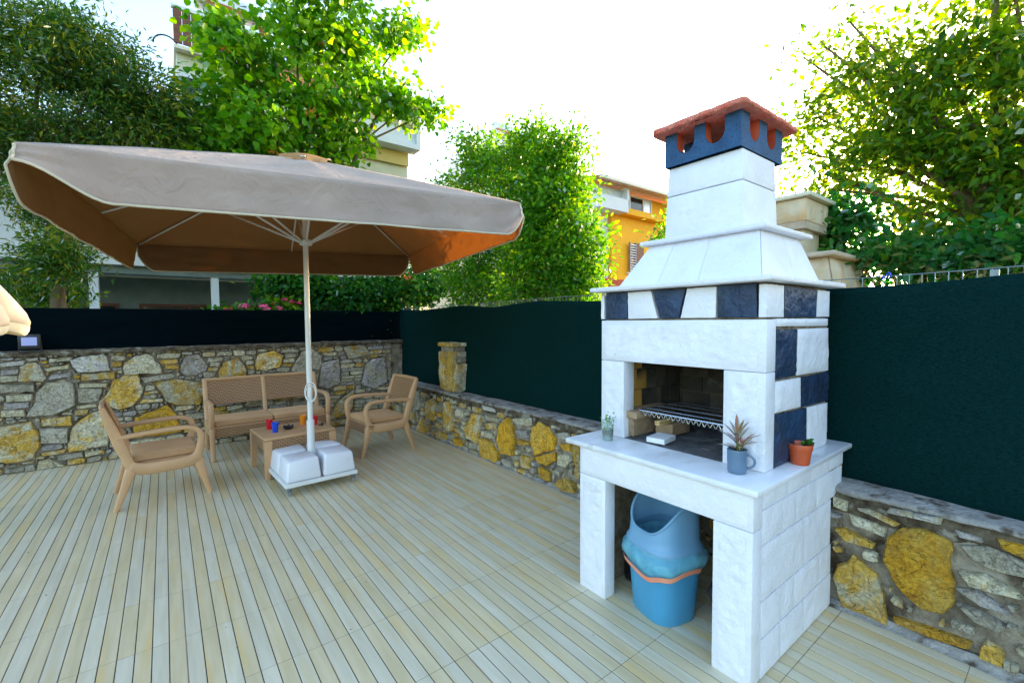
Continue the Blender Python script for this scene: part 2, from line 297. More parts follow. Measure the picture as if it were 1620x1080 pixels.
def stone_mat(name, cols, alt, rough=0.8, mix=(0.50, 0.62)):
    """two mineral families in large patches inside one stone, veins, pale chipped spots, bedding relief"""
    m = bpy.data.materials.new(name); m.use_nodes = True; t = m.node_tree; t.nodes.clear()
    o = _n(t, 'ShaderNodeOutputMaterial'); p = _n(t, 'ShaderNodeBsdfPrincipled'); t.links.new(p.outputs[0], o.inputs[0])
    p.inputs['Roughness'].default_value = rough; p.inputs['Specular IOR Level'].default_value = 0.3
    tc = _n(t, 'ShaderNodeTexCoord'); oi = _n(t, 'ShaderNodeObjectInfo'); mp = _n(t, 'ShaderNodeMapping')
    ml = _n(t, 'ShaderNodeMath', operation='MULTIPLY'); ml.inputs[1].default_value = 61.0
    t.links.new(oi.outputs['Random'], ml.inputs[0]); t.links.new(ml.outputs[0], mp.inputs['Location'])
    t.links.new(tc.outputs['Object'], mp.inputs['Vector'])
    def noise(scale, detail, rgh, dist=0.0, vec=None):
        n = _n(t, 'ShaderNodeTexNoise'); n.inputs['Scale'].default_value = scale; n.inputs['Detail'].default_value = detail
        n.inputs['Roughness'].default_value = rgh; n.inputs['Distortion'].default_value = dist
        t.links.new((vec or mp).outputs[0], n.inputs['Vector']); return n
    def ramp(src, cs):
        r = _n(t, 'ShaderNodeValToRGB'); cr = r.color_ramp
        while len(cr.elements) < len(cs): cr.elements.new(0.5)
        for i_, c in enumerate(cs):
            cr.elements[i_].position = 0.28+0.44*i_/(len(cs)-1); cr.elements[i_].color = (*c, 1)
        t.links.new(src.outputs['Fac'], r.inputs[0]); return r
    n1 = noise(13.0, 8, 0.65, 1.0)
    ra = ramp(n1, cols); rb_ = ramp(n1, alt)
    n2 = noise(3.8, 5, 0.6, 1.2)
    mr = _n(t, 'ShaderNodeMapRange'); mr.inputs[1].default_value = mix[0]; mr.inputs[2].default_value = mix[1]
    t.links.new(n2.outputs['Fac'], mr.inputs[0])
    mx0 = _n(t, 'ShaderNodeMix', data_type='RGBA'); t.links.new(mr.outputs[0], mx0.inputs['Factor'])
    t.links.new(ra.outputs[0], mx0.inputs['A']); t.links.new(rb_.outputs[0], mx0.inputs['B'])
    hs = _n(t, 'ShaderNodeHueSaturation'); r4 = _n(t, 'ShaderNodeMapRange'); r4.inputs[3].default_value = 0.8; r4.inputs[4].default_value = 1.2
    t.links.new(oi.outputs['Random'], r4.inputs[0]); t.links.new(r4.outputs[0], hs.inputs['Value']); t.links.new(mx0.outputs['Result'], hs.inputs['Color'])
    sp = noise(60, 9, 0.75)
    r5 = _n(t, 'ShaderNodeMapRange'); r5.inputs[1].default_value = 0.34; r5.inputs[2].default_value = 0.62; r5.inputs[3].default_value = 0.55; r5.inputs[4].default_value = 1.2
    t.links.new(sp.outputs['Fac'], r5.inputs[0])
    mx = _n(t, 'ShaderNodeMix', data_type='RGBA', blend_type='MULTIPLY'); mx.inputs['Factor'].default_value = 1.0
    t.links.new(hs.outputs[0], mx.inputs['A']); t.links.new(r5.outputs[0], mx.inputs['B'])
    # veins and cracks: a narrow band of a distorted noise
    vn = noise(5.5, 4, 0.6, 2.5)
    sb_ = _n(t, 'ShaderNodeMath', operation='SUBTRACT'); sb_.inputs[1].default_value = 0.5; t.links.new(vn.outputs['Fac'], sb_.inputs[0])
    ab_ = _n(t, 'ShaderNodeMath', operation='ABSOLUTE'); t.links.new(sb_.outputs[0], ab_.inputs[0])
    rv = _n(t, 'ShaderNodeMapRange'); rv.inputs[1].default_value = 0.0; rv.inputs[2].default_value = 0.016; rv.inputs[3].default_value = 0.42; rv.inputs[4].default_value = 1.0
    t.links.new(ab_.outputs[0], rv.inputs[0])
    mx2 = _n(t, 'ShaderNodeMix', data_type='RGBA', blend_type='MULTIPLY'); mx2.inputs['Factor'].default_value = 1.0
    t.links.new(mx.outputs['Result'], mx2.inputs['A']); t.links.new(rv.outputs[0], mx2.inputs['B'])
    t.links.new(mx2.outputs['Result'], p.inputs['Base Color'])
    mp2 = _n(t, 'ShaderNodeMapping'); mp2.inputs['Rotation'].default_value = (0.3, 0.5, 0.2); mp2.inputs['Scale'].default_value = (0.6, 1.0, 1.8)
    t.links.new(mp.outputs[0], mp2.inputs['Vector'])
    nb = noise(20, 10, 0.72, 0.3, mp2)
    ad_ = _n(t, 'ShaderNodeMath', operation='MULTIPLY_ADD'); ad_.inputs[1].default_value = 0.25
    t.links.new(rv.outputs[0], ad_.inputs[0]); t.links.new(nb.outputs['Fac'], ad_.inputs[2])
    bp = _n(t, 'ShaderNodeBump'); bp.inputs['Strength'].default_value = 1.0; bp.inputs['Distance'].default_value = 0.035
    t.links.new(ad_.outputs[0], bp.inputs['Height']); t.links.new(bp.outputs[0], p.inputs['Normal'])
    MATS[name] = m
    return m

def leaf_mat(name, ca, cb, cc, trans=0.45, gloss=0.12):
    """leaf: diffuse + light passing through + a waxy sheen; tint differs from leaf to leaf"""
    m = bpy.data.materials.new(name); m.use_nodes = True; t = m.node_tree; t.nodes.clear()
    o = _n(t, 'ShaderNodeOutputMaterial')
    at = _n(t, 'ShaderNodeAttribute'); at.attribute_name = 'tint'
    rp = _n(t, 'ShaderNodeValToRGB'); cr = rp.color_ramp; cr.elements.new(0.5)
    for i, c in enumerate((ca, cb, cc)): cr.elements[i].position = (0.0, 0.55, 1.0)[i]; cr.elements[i].color = (*c, 1)
    t.links.new(at.outputs['Fac'], rp.inputs[0])
    d = _n(t, 'ShaderNodeBsdfDiffuse'); tr = _n(t, 'ShaderNodeBsdfTranslucent'); g = _n(t, 'ShaderNodeBsdfGlossy')
    g.inputs['Roughness'].default_value = 0.35
    hs = _n(t, 'ShaderNodeHueSaturation'); hs.inputs['Hue'].default_value = 0.475; hs.inputs['Saturation'].default_value = 1.15; hs.inputs['Value'].default_value = 1.7
    t.links.new(rp.outputs[0], d.inputs[0]); t.links.new(rp.outputs[0], hs.inputs['Color']); t.links.new(hs.outputs[0], tr.inputs[0])
    m1 = _n(t, 'ShaderNodeMixShader'); m1.inputs[0].default_value = trans
    t.links.new(d.outputs[0], m1.inputs[1]); t.links.new(tr.outputs[0], m1.inputs[2])
    fr = _n(t, 'ShaderNodeFresnel'); fr.inputs[0].default_value = 1.4
    ml = _n(t, 'ShaderNodeMath', operation='MULTIPLY'); ml.inputs[1].default_value = gloss*2
    t.links.new(fr.outputs[0], ml.inputs[0])
    m2 = _n(t, 'ShaderNodeMixShader'); t.links.new(ml.outputs[0], m2.inputs[0]); t.links.new(m1.outputs[0], m2.inputs[1]); t.links.new(g.outputs[0], m2.inputs[2])
    t.links.new(m2.outputs[0], o.inputs[0])
    MATS[name] = m
    return m

def fabric_mat(name, c, trans=0.3, weave=900.0, tcol=None, bump=0.15, wrinkle=0.0):
    m = bpy.data.materials.new(name); m.use_nodes = True; t = m.node_tree; t.nodes.clear()
    o = _n(t, 'ShaderNodeOutputMaterial'); tc = _n(t, 'ShaderNodeTexCoord')
    ns = _n(t, 'ShaderNodeTexNoise'); ns.inputs['Scale'].default_value = 3.0; ns.inputs['Detail'].default_value = 6
    t.links.new(tc.outputs['Object'], ns.inputs['Vector'])
    rp = _n(t, 'ShaderNodeValToRGB'); e = rp.color_ramp.elements
    e[0].position = 0.3; e[0].color = (*[x*0.88 for x in c], 1); e[1].position = 0.7; e[1].color = (*[min(1, x*1.08) for x in c], 1)
    t.links.new(ns.outputs['Fac'], rp.inputs[0])
    d = _n(t, 'ShaderNodeBsdfDiffuse'); d.inputs['Roughness'].default_value = 0.6
    tr = _n(t, 'ShaderNodeBsdfTranslucent'); tr.inputs[0].default_value = (*(tcol or c), 1)
    t.links.new(rp.outputs[0], d.inputs[0])
    ms = _n(t, 'ShaderNodeMixShader'); ms.inputs[0].default_value = trans
    t.links.new(d.outputs[0], ms.inputs[1]); t.links.new(tr.outputs[0], ms.inputs[2]); t.links.new(ms.outputs[0], o.inputs[0])
    nb = _n(t, 'ShaderNodeTexNoise'); nb.inputs['Scale'].default_value = weave; nb.inputs['Detail'].default_value = 2
    t.links.new(tc.outputs['Object'], nb.inputs['Vector'])
    bp = _n(t, 'ShaderNodeBump'); bp.inputs['Strength'].default_value = bump; bp.inputs['Distance'].default_value = 0.002
    t.links.new(nb.outputs['Fac'], bp.inputs['Height'])
    last = bp
    if wrinkle:
        n2 = _n(t, 'ShaderNodeTexNoise'); n2.inputs['Scale'].default_value = 7.0; n2.inputs['Detail'].default_value = 4; n2.inputs['Distortion'].default_value = 1.5
        t.links.new(tc.outputs['Object'], n2.inputs['Vector'])
        b2 = _n(t, 'ShaderNodeBump'); b2.inputs['Strength'].default_value = wrinkle; b2.inputs['Distance'].default_value = 0.04
        t.links.new(n2.outputs['Fac'], b2.inputs['Height']); t.links.new(bp.outputs[0], b2.inputs['Normal']); last = b2
    t.links.new(last.outputs[0], d.inputs['Normal'])
    MATS[name] = m
    return m

def net_mat(name, c, c2, seed=0.0):
    """woven shade net: fine horizontal threads with a knit, slightly see-through to light"""
    m = bpy.data.materials.new(name); m.use_nodes = True; t = m.node_tree; t.nodes.clear()
    o = _n(t, 'ShaderNodeOutputMaterial'); p = _n(t, 'ShaderNodeBsdfPrincipled'); p.inputs['Roughness'].default_value = 0.9
    p.inputs['Specular IOR Level'].default_value = 0.03
    tc = _n(t, 'ShaderNodeTexCoord')
    mp = _n(t, 'ShaderNodeMapping'); mp.inputs['Scale'].default_value = (24, 24, 260)
    t.links.new(tc.outputs['Object'], mp.inputs['Vector'])
    ns = _n(t, 'ShaderNodeTexNoise'); ns.inputs['Scale'].default_value = 2.2; ns.inputs['Detail'].default_value = 5; ns.inputs['Roughness'].default_value = 0.7
    t.links.new(mp.outputs[0], ns.inputs['Vector'])
    n2 = _n(t, 'ShaderNodeTexNoise'); n2.inputs['Scale'].default_value = 260; n2.inputs['Detail'].default_value = 1
    t.links.new(tc.outputs['Object'], n2.inputs['Vector'])
    ad = _n(t, 'ShaderNodeMath', operation='ADD'); t.links.new(ns.outputs['Fac'], ad.inputs[0])
    mu = _n(t, 'ShaderNodeMath', operation='MULTIPLY'); mu.inputs[1].default_value = 0.35; t.links.new(n2.outputs['Fac'], mu.inputs[0]); t.links.new(mu.outputs[0], ad.inputs[1])
    rp = _n(t, 'ShaderNodeValToRGB'); e = rp.color_ramp.elements
    e[0].position = 0.5; e[0].color = (*c, 1); e[1].position = 0.95; e[1].color = (*c2, 1)
    t.links.new(ad.outputs[0], rp.inputs[0]); t.links.new(rp.outputs[0], p.inputs['Base Color'])
    bp = _n(t, 'ShaderNodeBump'); bp.inputs['Strength'].default_value = 0.4; bp.inputs['Distance'].default_value = 0.004
    t.links.new(ad.outputs[0], bp.inputs['Height']); t.links.new(bp.outputs[0], p.inputs['Normal'])
    t.links.new(p.outputs[0], o.inputs[0])
    MATS[name] = m
    return m

def wicker_mat(name, c, c2, ax='x'):
    """moulded rattan: staggered ribs in relief"""
    m = bpy.data.materials.new(name); m.use_nodes = True; t = m.node_tree; t.nodes.clear()
    o = _n(t, 'ShaderNodeOutputMaterial'); p = _n(t, 'ShaderNodeBsdfPrincipled'); p.inputs['Roughness'].default_value = 0.5
    t.links.new(p.outputs[0], o.inputs[0])
    tc = _n(t, 'ShaderNodeTexCoord'); sx = _n(t, 'ShaderNodeSeparateXYZ'); t.links.new(tc.outputs['Object'], sx.inputs[0])
    cb = _n(t, 'ShaderNodeCombineXYZ')
    ad = _n(t, 'ShaderNodeMath', operation='ADD'); t.links.new(sx.outputs['X'], ad.inputs[0]); t.links.new(sx.outputs['Y'], ad.inputs[1])
    t.links.new(ad.outputs[0], cb.inputs[0]); t.links.new(sx.outputs['Z'], cb.inputs[1])
    br = _n(t, 'ShaderNodeTexBrick'); br.inputs['Scale'].default_value = 1.0
    br.offset = 0.5
    br.inputs['Brick Width'].default_value = 0.046; br.inputs['Row Height'].default_value = 0.019
    br.inputs['Mortar Size'].default_value = 0.0048; br.inputs['Mortar Smooth'].default_value = 0.6
    br.inputs['Color1'].default_value = (*c, 1); br.inputs['Color2'].default_value = (*[x*0.9 for x in c], 1); br.inputs['Mortar'].default_value = (*c2, 1)
    t.links.new(cb.outputs[0], br.inputs['Vector']); t.links.new(br.outputs['Color'], p.inputs['Base Color'])
    iv = _n(t, 'ShaderNodeMath', operation='SUBTRACT'); iv.inputs[0].default_value = 1.0; t.links.new(br.outputs['Fac'], iv.inputs[1])
    bp = _n(t, 'ShaderNodeBump'); bp.inputs['Strength'].default_value = 1.0; bp.inputs['Distance'].default_value = 0.006
    t.links.new(iv.outputs[0], bp.inputs['Height']); t.links.new(bp.outputs[0], p.inputs['Normal'])
    MATS[name] = m
    return m

def clear_mat(name, c, rough=0.1, alpha=0.5):
    m = bpy.data.materials.new(name); m.use_nodes = True; t = m.node_tree; t.nodes.clear()
    o = _n(t, 'ShaderNodeOutputMaterial'); tp = _n(t, 'ShaderNodeBsdfTransparent'); p = _n(t, 'ShaderNodeBsdfPrincipled')
    p.inputs['Base Color'].default_value = (*c, 1); p.inputs['Roughness'].default_value = rough
    tc = _n(t, 'ShaderNodeTexCoord'); ns = _n(t, 'ShaderNodeTexNoise'); ns.inputs['Scale'].default_value = 12; ns.inputs['Detail'].default_value = 7; ns.inputs['Distortion'].default_value = 0.6
    t.links.new(tc.outputs['Object'], ns.inputs['Vector'])
    bp = _n(t, 'ShaderNodeBump'); bp.inputs['Strength'].default_value = 0.35; bp.inputs['Distance'].default_value = 0.02
    t.links.new(ns.outputs['Fac'], bp.inputs['Height']); t.links.new(bp.outputs[0], p.inputs['Normal'])
    mr = _n(t, 'ShaderNodeMapRange'); mr.inputs[1].default_value = 0.3; mr.inputs[2].default_value = 0.7; mr.inputs[3].default_value = alpha-0.15; mr.inputs[4].default_value = min(1, alpha+0.2)
    t.links.new(ns.outputs['Fac'], mr.inputs[0])
    ms = _n(t, 'ShaderNodeMixShader'); t.links.new(mr.outputs[0], ms.inputs[0]); t.links.new(tp.outputs[0], ms.inputs[1]); t.links.new(p.outputs[0], ms.inputs[2])
    t.links.new(ms.outputs[0], o.inputs[0])
    MATS[name] = m
    return m

M = MATS
pmat('board', (0.61,0.49,0.28), (0.70,0.575,0.355), scale=3.0, rough=0.42, bump=0.12, bscale=30, stretch=(9,0.8,1), orand=0.035, place=True, c3=(0.74,0.50,0.17), s3=1.6, t3=(0.52,0.8), bdist=0.002, rvar=0.08)
pmat('board_pale', (0.62,0.545,0.385), (0.71,0.63,0.46), scale=3.0, rough=0.40, bump=0.12, bscale=30, stretch=(9,0.8,1), orand=0.035, place=True, c3=(0.66,0.52,0.27), s3=2.0, t3=(0.52,0.8), bdist=0.002, rvar=0.08)
pmat('groove', (0.030,0.034,0.038), (0.05,0.05,0.05), scale=12, rough=0.8)
pmat('tile_joint', (0.22,0.15,0.09), (0.30,0.24,0.16), scale=12, rough=0.8)
pmat('mortar', (0.19,0.15,0.10), (0.40,0.35,0.27), scale=11, rough=0.95, bump=1.0, bscale=60, c3=(0.05,0.03,0.015), s3=5, t3=(0.52,0.68), bdist=0.02)
pmat('moss_cap', (0.05,0.03,0.015), (0.16,0.13,0.08), scale=14, rough=0.95, bump=1.0, bscale=50, c3=(0.30,0.28,0.22), s3=9, t3=(0.58,0.66), bdist=0.03)
pmat('concrete', (0.24,0.225,0.21), (0.40,0.38,0.35), scale=9, rough=0.95, bump=1.0, bscale=45, c3=(0.09,0.065,0.045), s3=11, t3=(0.52,0.66), bdist=0.02)
GREYS = [(0.30,0.25,0.17), (0.46,0.41,0.30), (0.56,0.51,0.40), (0.62,0.58,0.48)]
CREAMS = [(0.46,0.37,0.18), (0.62,0.55,0.36), (0.72,0.66,0.48), (0.76,0.72,0.58)]
WHITES = [(0.50,0.46,0.38), (0.66,0.63,0.56), (0.74,0.72,0.68), (0.78,0.76,0.72)]
LAVS = [(0.30,0.26,0.23), (0.45,0.41,0.38), (0.54,0.50,0.48), (0.60,0.57,0.55)]
OCHRES = [(0.42,0.24,0.06), (0.66,0.385,0.06), (0.74,0.475,0.09), (0.78,0.58,0.20)]
ORANGES = [(0.48,0.20,0.02), (0.72,0.36,0.02), (0.80,0.45,0.035), (0.80,0.56,0.12)]
stone_mat('grey', GREYS, CREAMS, mix=(0.54,0.66))
stone_mat('cream', CREAMS, OCHRES, mix=(0.55,0.68))
stone_mat('white', WHITES, CREAMS)
stone_mat('lav', LAVS, GREYS)
stone_mat('ochre', OCHRES, CREAMS, mix=(0.46,0.60))
stone_mat('orange', ORANGES, OCHRES, mix=(0.44,0.60))
stone_mat('olive', CREAMS, OCHRES, mix=(0.44,0.58))
pmat('white_paint', (0.77,0.765,0.81), (0.83,0.825,0.87), scale=4, rough=0.55, bump=0.5, bscale=48, orand=0.02, c3=(0.66,0.65,0.62), s3=6, t3=(0.60,0.85), bdist=0.012)
pmat('white_rough', (0.77,0.765,0.81), (0.84,0.835,0.88), scale=6, rough=0.6, bump=0.7, bscale=28, orand=0.02, c3=(0.62,0.58,0.52), s3=11, t3=(0.66,0.9), bdist=0.012)
pmat('marble', (0.68,0.68,0.71), (0.81,0.81,0.84), scale=3.5, rough=0.28, bump=0.05, bscale=20, c3=(0.48,0.46,0.42), s3=5, t3=(0.60,0.82), stretch=(1,2.2,1))
pmat('navy_paint', (0.009,0.026,0.065), (0.016,0.047,0.11), scale=7, rough=0.5, bump=0.9, bscale=25, orand=0.2, c3=(0.02,0.034,0.055), s3=9, t3=(0.5,0.75), bdist=0.02)
pmat('cap_blue', (0.017,0.072,0.17), (0.027,0.105,0.24), scale=12, rough=0.75, bump=0.8, bscale=120, c3=(0.012,0.03,0.065), s3=80, t3=(0.58,0.7), bdist=0.01)
pmat('roof_red', (0.88,0.18,0.12), (0.93,0.30,0.22), scale=16, rough=0.9, bump=1.0, bscale=70, bdist=0.03, c3=(0.72,0.26,0.2), s3=30, t3=(0.55,0.75))
pmat('rough_mortar', (0.17,0.12,0.06), (0.30,0.25,0.18), scale=18, rough=0.95, bump=0.8, bscale=60, bdist=0.01)
pmat('firebrick', (0.50,0.26,0.045), (0.60,0.35,0.08), scale=5, rough=0.9, bump=0.5, bscale=50, orand=0.15, c3=(0.05,0.04,0.03), s3=5, t3=(0.44,0.68))
pmat('soot_brick', (0.035,0.032,0.026), (0.09,0.075,0.05), scale=6, rough=0.95, bump=0.6, bscale=40, orand=0.2, c3=(0.20,0.17,0.12), s3=7, t3=(0.66,0.8))
pmat('ash_floor', (0.05,0.05,0.055), (0.13,0.12,0.12), scale=9, rough=0.95, bump=0.7, bscale=70, c3=(0.26,0.23,0.21), s3=12, t3=(0.62,0.75))
pmat('clay_brick', (0.30,0.19,0.10), (0.42,0.29,0.17), scale=9, rough=0.9, bump=0.6, bscale=50, orand=0.15, c3=(0.08,0.06,0.05), s3=8, t3=(0.55,0.75))
pmat('wood', (0.62,0.40,0.15), (0.78,0.55,0.25), scale=4, rough=0.55, stretch=(1,12,12), bump=0.2, bscale=20)
pmat('wire', (0.55,0.58,0.62), (0.68,0.70,0.74), scale=9, rough=0.28, metallic=1.0)
pmat('galvanised', (0.17,0.22,0.24), (0.26,0.31,0.33), scale=20, rough=0.45, metallic=0.6)
pmat('white_metal', (0.74,0.74,0.72), (0.80,0.80,0.78), scale=5, rough=0.35, c3=(0.6,0.57,0.5), s3=9, t3=(0.68,0.85))
pmat('weight_white', (0.75,0.75,0.80), (0.80,0.80,0.85), scale=4, rough=0.45, bump=0.1, bscale=80, c3=(0.66,0.65,0.62), s3=5, t3=(0.64,0.85))
pmat('rubber', (0.20,0.19,0.18), (0.32,0.30,0.28), scale=9, rough=0.7)
pmat('black_plastic', (0.008,0.008,0.010), (0.02,0.02,0.022), scale=9, rough=0.4)
pmat('taupe', (0.54,0.31,0.155), (0.60,0.35,0.18), scale=4, rough=0.48, bump=0.12, bscale=300, bdist=0.001)
wicker_mat('wicker', (0.53,0.305,0.15), (0.20,0.10,0.045))
fabric_mat('cushion', (0.58,0.345,0.185), trans=0.0, weave=600)
fabric_mat('canopy_lining', (0.19,0.125,0.072), trans=0.32, weave=700, tcol=(0.62,0.30,0.08), wrinkle=0.3)  # same cloth, browner: the shade under the parasol is put into this colour
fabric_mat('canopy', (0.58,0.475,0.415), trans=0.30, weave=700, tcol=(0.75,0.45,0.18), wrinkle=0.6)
fabric_mat('canopy_hem', (0.72,0.66,0.52), trans=0.15, weave=900)
fabric_mat('cream_cloth', (0.60,0.50,0.40), trans=0.12, weave=900, wrinkle=0.25)
net_mat('net_green', (0.0007,0.0075,0.0078), (0.005,0.040,0.038))
net_mat('net_navy', (0.0003,0.0028,0.0042), (0.0009,0.007,0.010))
pmat('bin_blue', (0.055,0.27,0.47), (0.065,0.31,0.52), scale=4, rough=0.4, bump=0.15, bscale=260, bdist=0.001)
pmat('bin_lid', (0.15,0.32,0.48), (0.18,0.36,0.53), scale=4, rough=0.38, bump=0.1, bscale=260, bdist=0.001)
clear_mat('bag_film', (0.25,0.66,0.78), 0.2, 0.42)
clear_mat('clear_cup', (0.55,0.70,0.66), 0.12, 0.30)
clear_mat('dark_film', (0.06,0.05,0.06), 0.2, 0.75)
pmat('ribbon', (0.80,0.22,0.13), (0.85,0.34,0.20), scale=8, rough=0.35)
pmat('mug_blue', (0.10,0.17,0.26), (0.12,0.20,0.30), scale=4, rough=0.25, coat=0.3)
pmat('terracotta_plastic', (0.50,0.075,0.02), (0.56,0.10,0.03), scale=5, rough=0.4)
pmat('soil', (0.03,0.022,0.012), (0.09,0.07,0.04), scale=50, rough=0.95, bump=1.0, bscale=120, bdist=0.01)
pmat('cup_red', (0.62,0.01,0.02), (0.68,0.015,0.03), rough=0.3)
pmat('cup_blue', (0.005,0.06,0.62), (0.008,0.09,0.70), rough=0.3)
pmat('cup_orange', (0.85,0.25,0.015), (0.90,0.30,0.02), rough=0.3)
pmat('cable_white', (0.75,0.75,0.75), rough=0.4)
pmat('screen_glass', (0.42,0.44,0.80), (0.46,0.48,0.84), rough=0.12)  # lavender sky reflection put into the base colour
pmat('house_cream', (0.62,0.58,0.42), (0.68,0.65,0.50), scale=1.5, rough=0.85, bump=0.15, bscale=80)
pmat('house_yellow', (0.62,0.46,0.14), (0.68,0.52,0.20), scale=1.5, rough=0.85)
pmat('house_white', (0.66,0.70,0.74), (0.74,0.77,0.80), scale=1.5, rough=0.8)
pmat('house_grey', (0.18,0.23,0.22), (0.24,0.30,0.29), scale=2.0, rough=0.85)
pmat('orange_paint', (0.86,0.40,0.006), (0.92,0.46,0.010), scale=0.8, rough=0.8, bump=0.1, bscale=60)
pmat('brown_wood', (0.12,0.035,0.018), (0.20,0.065,0.03), scale=3, rough=0.6, stretch=(1,1,6))
pmat('rafter', (0.34,0.12,0.03), (0.44,0.18,0.05), scale=3, rough=0.7)
pmat('slate_tile', (0.03,0.05,0.075), (0.06,0.09,0.13), scale=5, rough=0.4)
pmat('roof_tile', (0.50,0.075,0.03), (0.60,0.12,0.05), scale=8, rough=0.7, orand=0.1)
pmat('gutter', (0.70,0.62,0.50), (0.78,0.70,0.58), scale=4, rough=0.5)
pmat('tank', (0.62,0.68,0.76), (0.72,0.77,0.84), scale=3, rough=0.3, metallic=0.3)
pmat('dark_glass', (0.010,0.014,0.018), (0.02,0.028,0.034), rough=0.08)
pmat('shutter', (0.16,0.15,0.18), (0.20,0.19,0.22), rough=0.5)
pmat('beige_stone', (0.55,0.42,0.24), (0.68,0.57,0.40), scale=4, rough=0.8, bump=0.6, bscale=30, orand=0.12, c3=(0.60,0.34,0.12), s3=3, t3=(0.55,0.75), bdist=0.015)
pmat('beige_slab', (0.45,0.34,0.22), (0.58,0.48,0.36), scale=6, rough=0.8, bump=0.5, bscale=30)
pmat('bark', (0.10,0.065,0.03), (0.20,0.14,0.08), scale=8, rough=0.9, bump=0.8, bscale=30, stretch=(1,1,0.25))
pmat('twig', (0.10,0.06,0.025), (0.18,0.11,0.05), scale=12, rough=0.8)
pmat('earth', (0.10,0.085,0.05), (0.16,0.14,0.08), scale=1.5, rough=0.95, c3=(0.05,0.08,0.02), s3=3, t3=(0.45,0.6))
pmat('geranium_pink', (0.80,0.04,0.18), (0.88,0.12,0.32), scale=60, rough=0.6)
pmat('geranium_red', (0.62,0.008,0.06), (0.70,0.02,0.10), scale=60, rough=0.6)
pmat('trumpet_orange', (0.85,0.20,0.03), (0.90,0.32,0.08), scale=60, rough=0.6)
leaf_mat('leaf_olive', (0.015,0.075,0.022), (0.055,0.160,0.022), (0.30,0.30,0.015), trans=0.45, gloss=0.12)
leaf_mat('leaf_broad', (0.030,0.140,0.008), (0.075,0.300,0.010), (0.26,0.46,0.012), trans=0.55)
leaf_mat('leaf_bush', (0.022,0.135,0.010), (0.070,0.270,0.010), (0.25,0.44,0.012), trans=0.50)
leaf_mat('leaf_right', (0.028,0.125,0.010), (0.095,0.235,0.008), (0.34,0.39,0.008), trans=0.56)
leaf_mat('leaf_hedge', (0.010,0.090,0.022), (0.030,0.190,0.030), (0.16,0.34,0.02), trans=0.45, gloss=0.2)
leaf_mat('leaf_vine', (0.008,0.070,0.014), (0.028,0.160,0.016), (0.20,0.38,0.02), trans=0.45)
leaf_mat('leaf_bright', (0.08,0.22,0.02), (0.16,0.34,0.03), (0.26,0.42,0.04), trans=0.5)
leaf_mat('leaf_succulent', (0.20,0.26,0.04), (0.36,0.20,0.10), (0.55,0.17,0.15), trans=0.2, gloss=0.3)

# ------------------------------------------------------------------ ground and tiled terrace
g = MB().add([(-250,-250,-0.06),(250,-250,-0.06),(250,250,-0.06),(-250,250,-0.06)], [(0,1,2,3)]).build('ground', M['earth'])
tag(g, 'bare earth and grass of the plots around the terrace', 'ground', kind='structure')

FX0, FX1, FY0, FY1 = -3.6, 2.98, -1.7, 7.30
floor = MB().box(FX0, FX1, FY0, FY1, -0.05, -0.0035).build('floor', M['groove'])
tag(floor, 'terrace floor of pale wood-look tiles with dark grooves', 'floor', kind='structure')
PITCH, XO, LEN, YO = 0.0667, 0.036, 0.5, 0.80
_bm = MB().cbox(-0.0311, 0.0311, -0.2487, 0.2487, -0.012, 0.0, 0.0015, 1).mesh('board')
_bmA = _bm.copy(); _bmA.materials.append(M['board'])
_bmB = _bm.copy(); _bmB.materials.append(M['board_pale'])
_ci = cam.matrix_world.inverted()
rng = random.Random(5)
slots = []
for i in range(int((FX0-XO)/PITCH)+1, int((FX1-XO)/PITCH)):
    for j in range(int((FY0-YO)/LEN)+1, int((FY1-YO)/LEN)):
        x = XO + (i+0.5)*PITCH; y = YO + (j+0.5)*LEN
        c = _ci @ Vector((x, y, 0)); d = -c.z
        vis = d > 0.3 and abs(c.x/d) < 810/711+0.05 and c.y/d > -540/711-0.08
        hid = (x > 2.0 and 0.9 < y < 1.86) or x > 2.9 or y > 7.02
        pale = (i % 2 == 0) != (rng.random() < 0.05)
        slots.append((0 if (vis and not hid) else 1, d if d > 0 else 99, x, y, pale))
slots.sort(key=lambda s: (s[0], s[1]))
rest = {True: MB(), False: MB()}
for k, (h, d, x, y, pale) in enumerate(slots):
    dz = rng.uniform(-0.0006, 0.0004)
    if k < 300:
        link('board', _bmB if pale else _bmA, None, floor, (x, y, dz))
    else:
        rest[pale].box(x-0.0311, x+0.0311, y-0.2487, y+0.2487, -0.012, dz)
_r = MB().add(rest[True].v, rest[True].f); _nf = len(_r.f); _r.add(rest[False].v, rest[False].f)
_me = _r.mesh('boards'); _me.materials.append(M['board_pale']); _me.materials.append(M['board'])
_me.polygons.foreach_set('material_index', [0]*_nf + [1]*(len(_r.f)-_nf))
tag(link('far_boards', _me, None, floor), kind='stuff')
gm = MB()
for j in range(-5, 14):
    y = YO + j*LEN
    if FY0 < y < FY1: gm.box(FX0, FX1, y-0.0014, y+0.0014, -0.0034, -0.0012)
for i in range(-6, 6):
    x = XO + i*8*PITCH
    if FX0 < x < FX1: gm.box(x-0.0035, x+0.0035, FY0, FY1, -0.0033, -0.0010)
tag(gm.build('grout_lines', M['tile_joint'], floor), kind='stuff')
# lime-washed cove where the right wall meets the tiles
mb = MB()
rows = []
for k in range(91):
    y = -1.6 + k*0.1; w = 0.035 + 0.02*nz(y*3, 1.3)
    rows.append([(2.93-w, y, 0.0015), (2.93-w*0.5, y, 0.010), (2.935, y, 0.035+0.02*nz(y*4, 7.7))])
mb.grid(rows, flip=True).build('cove', M['concrete'], floor)

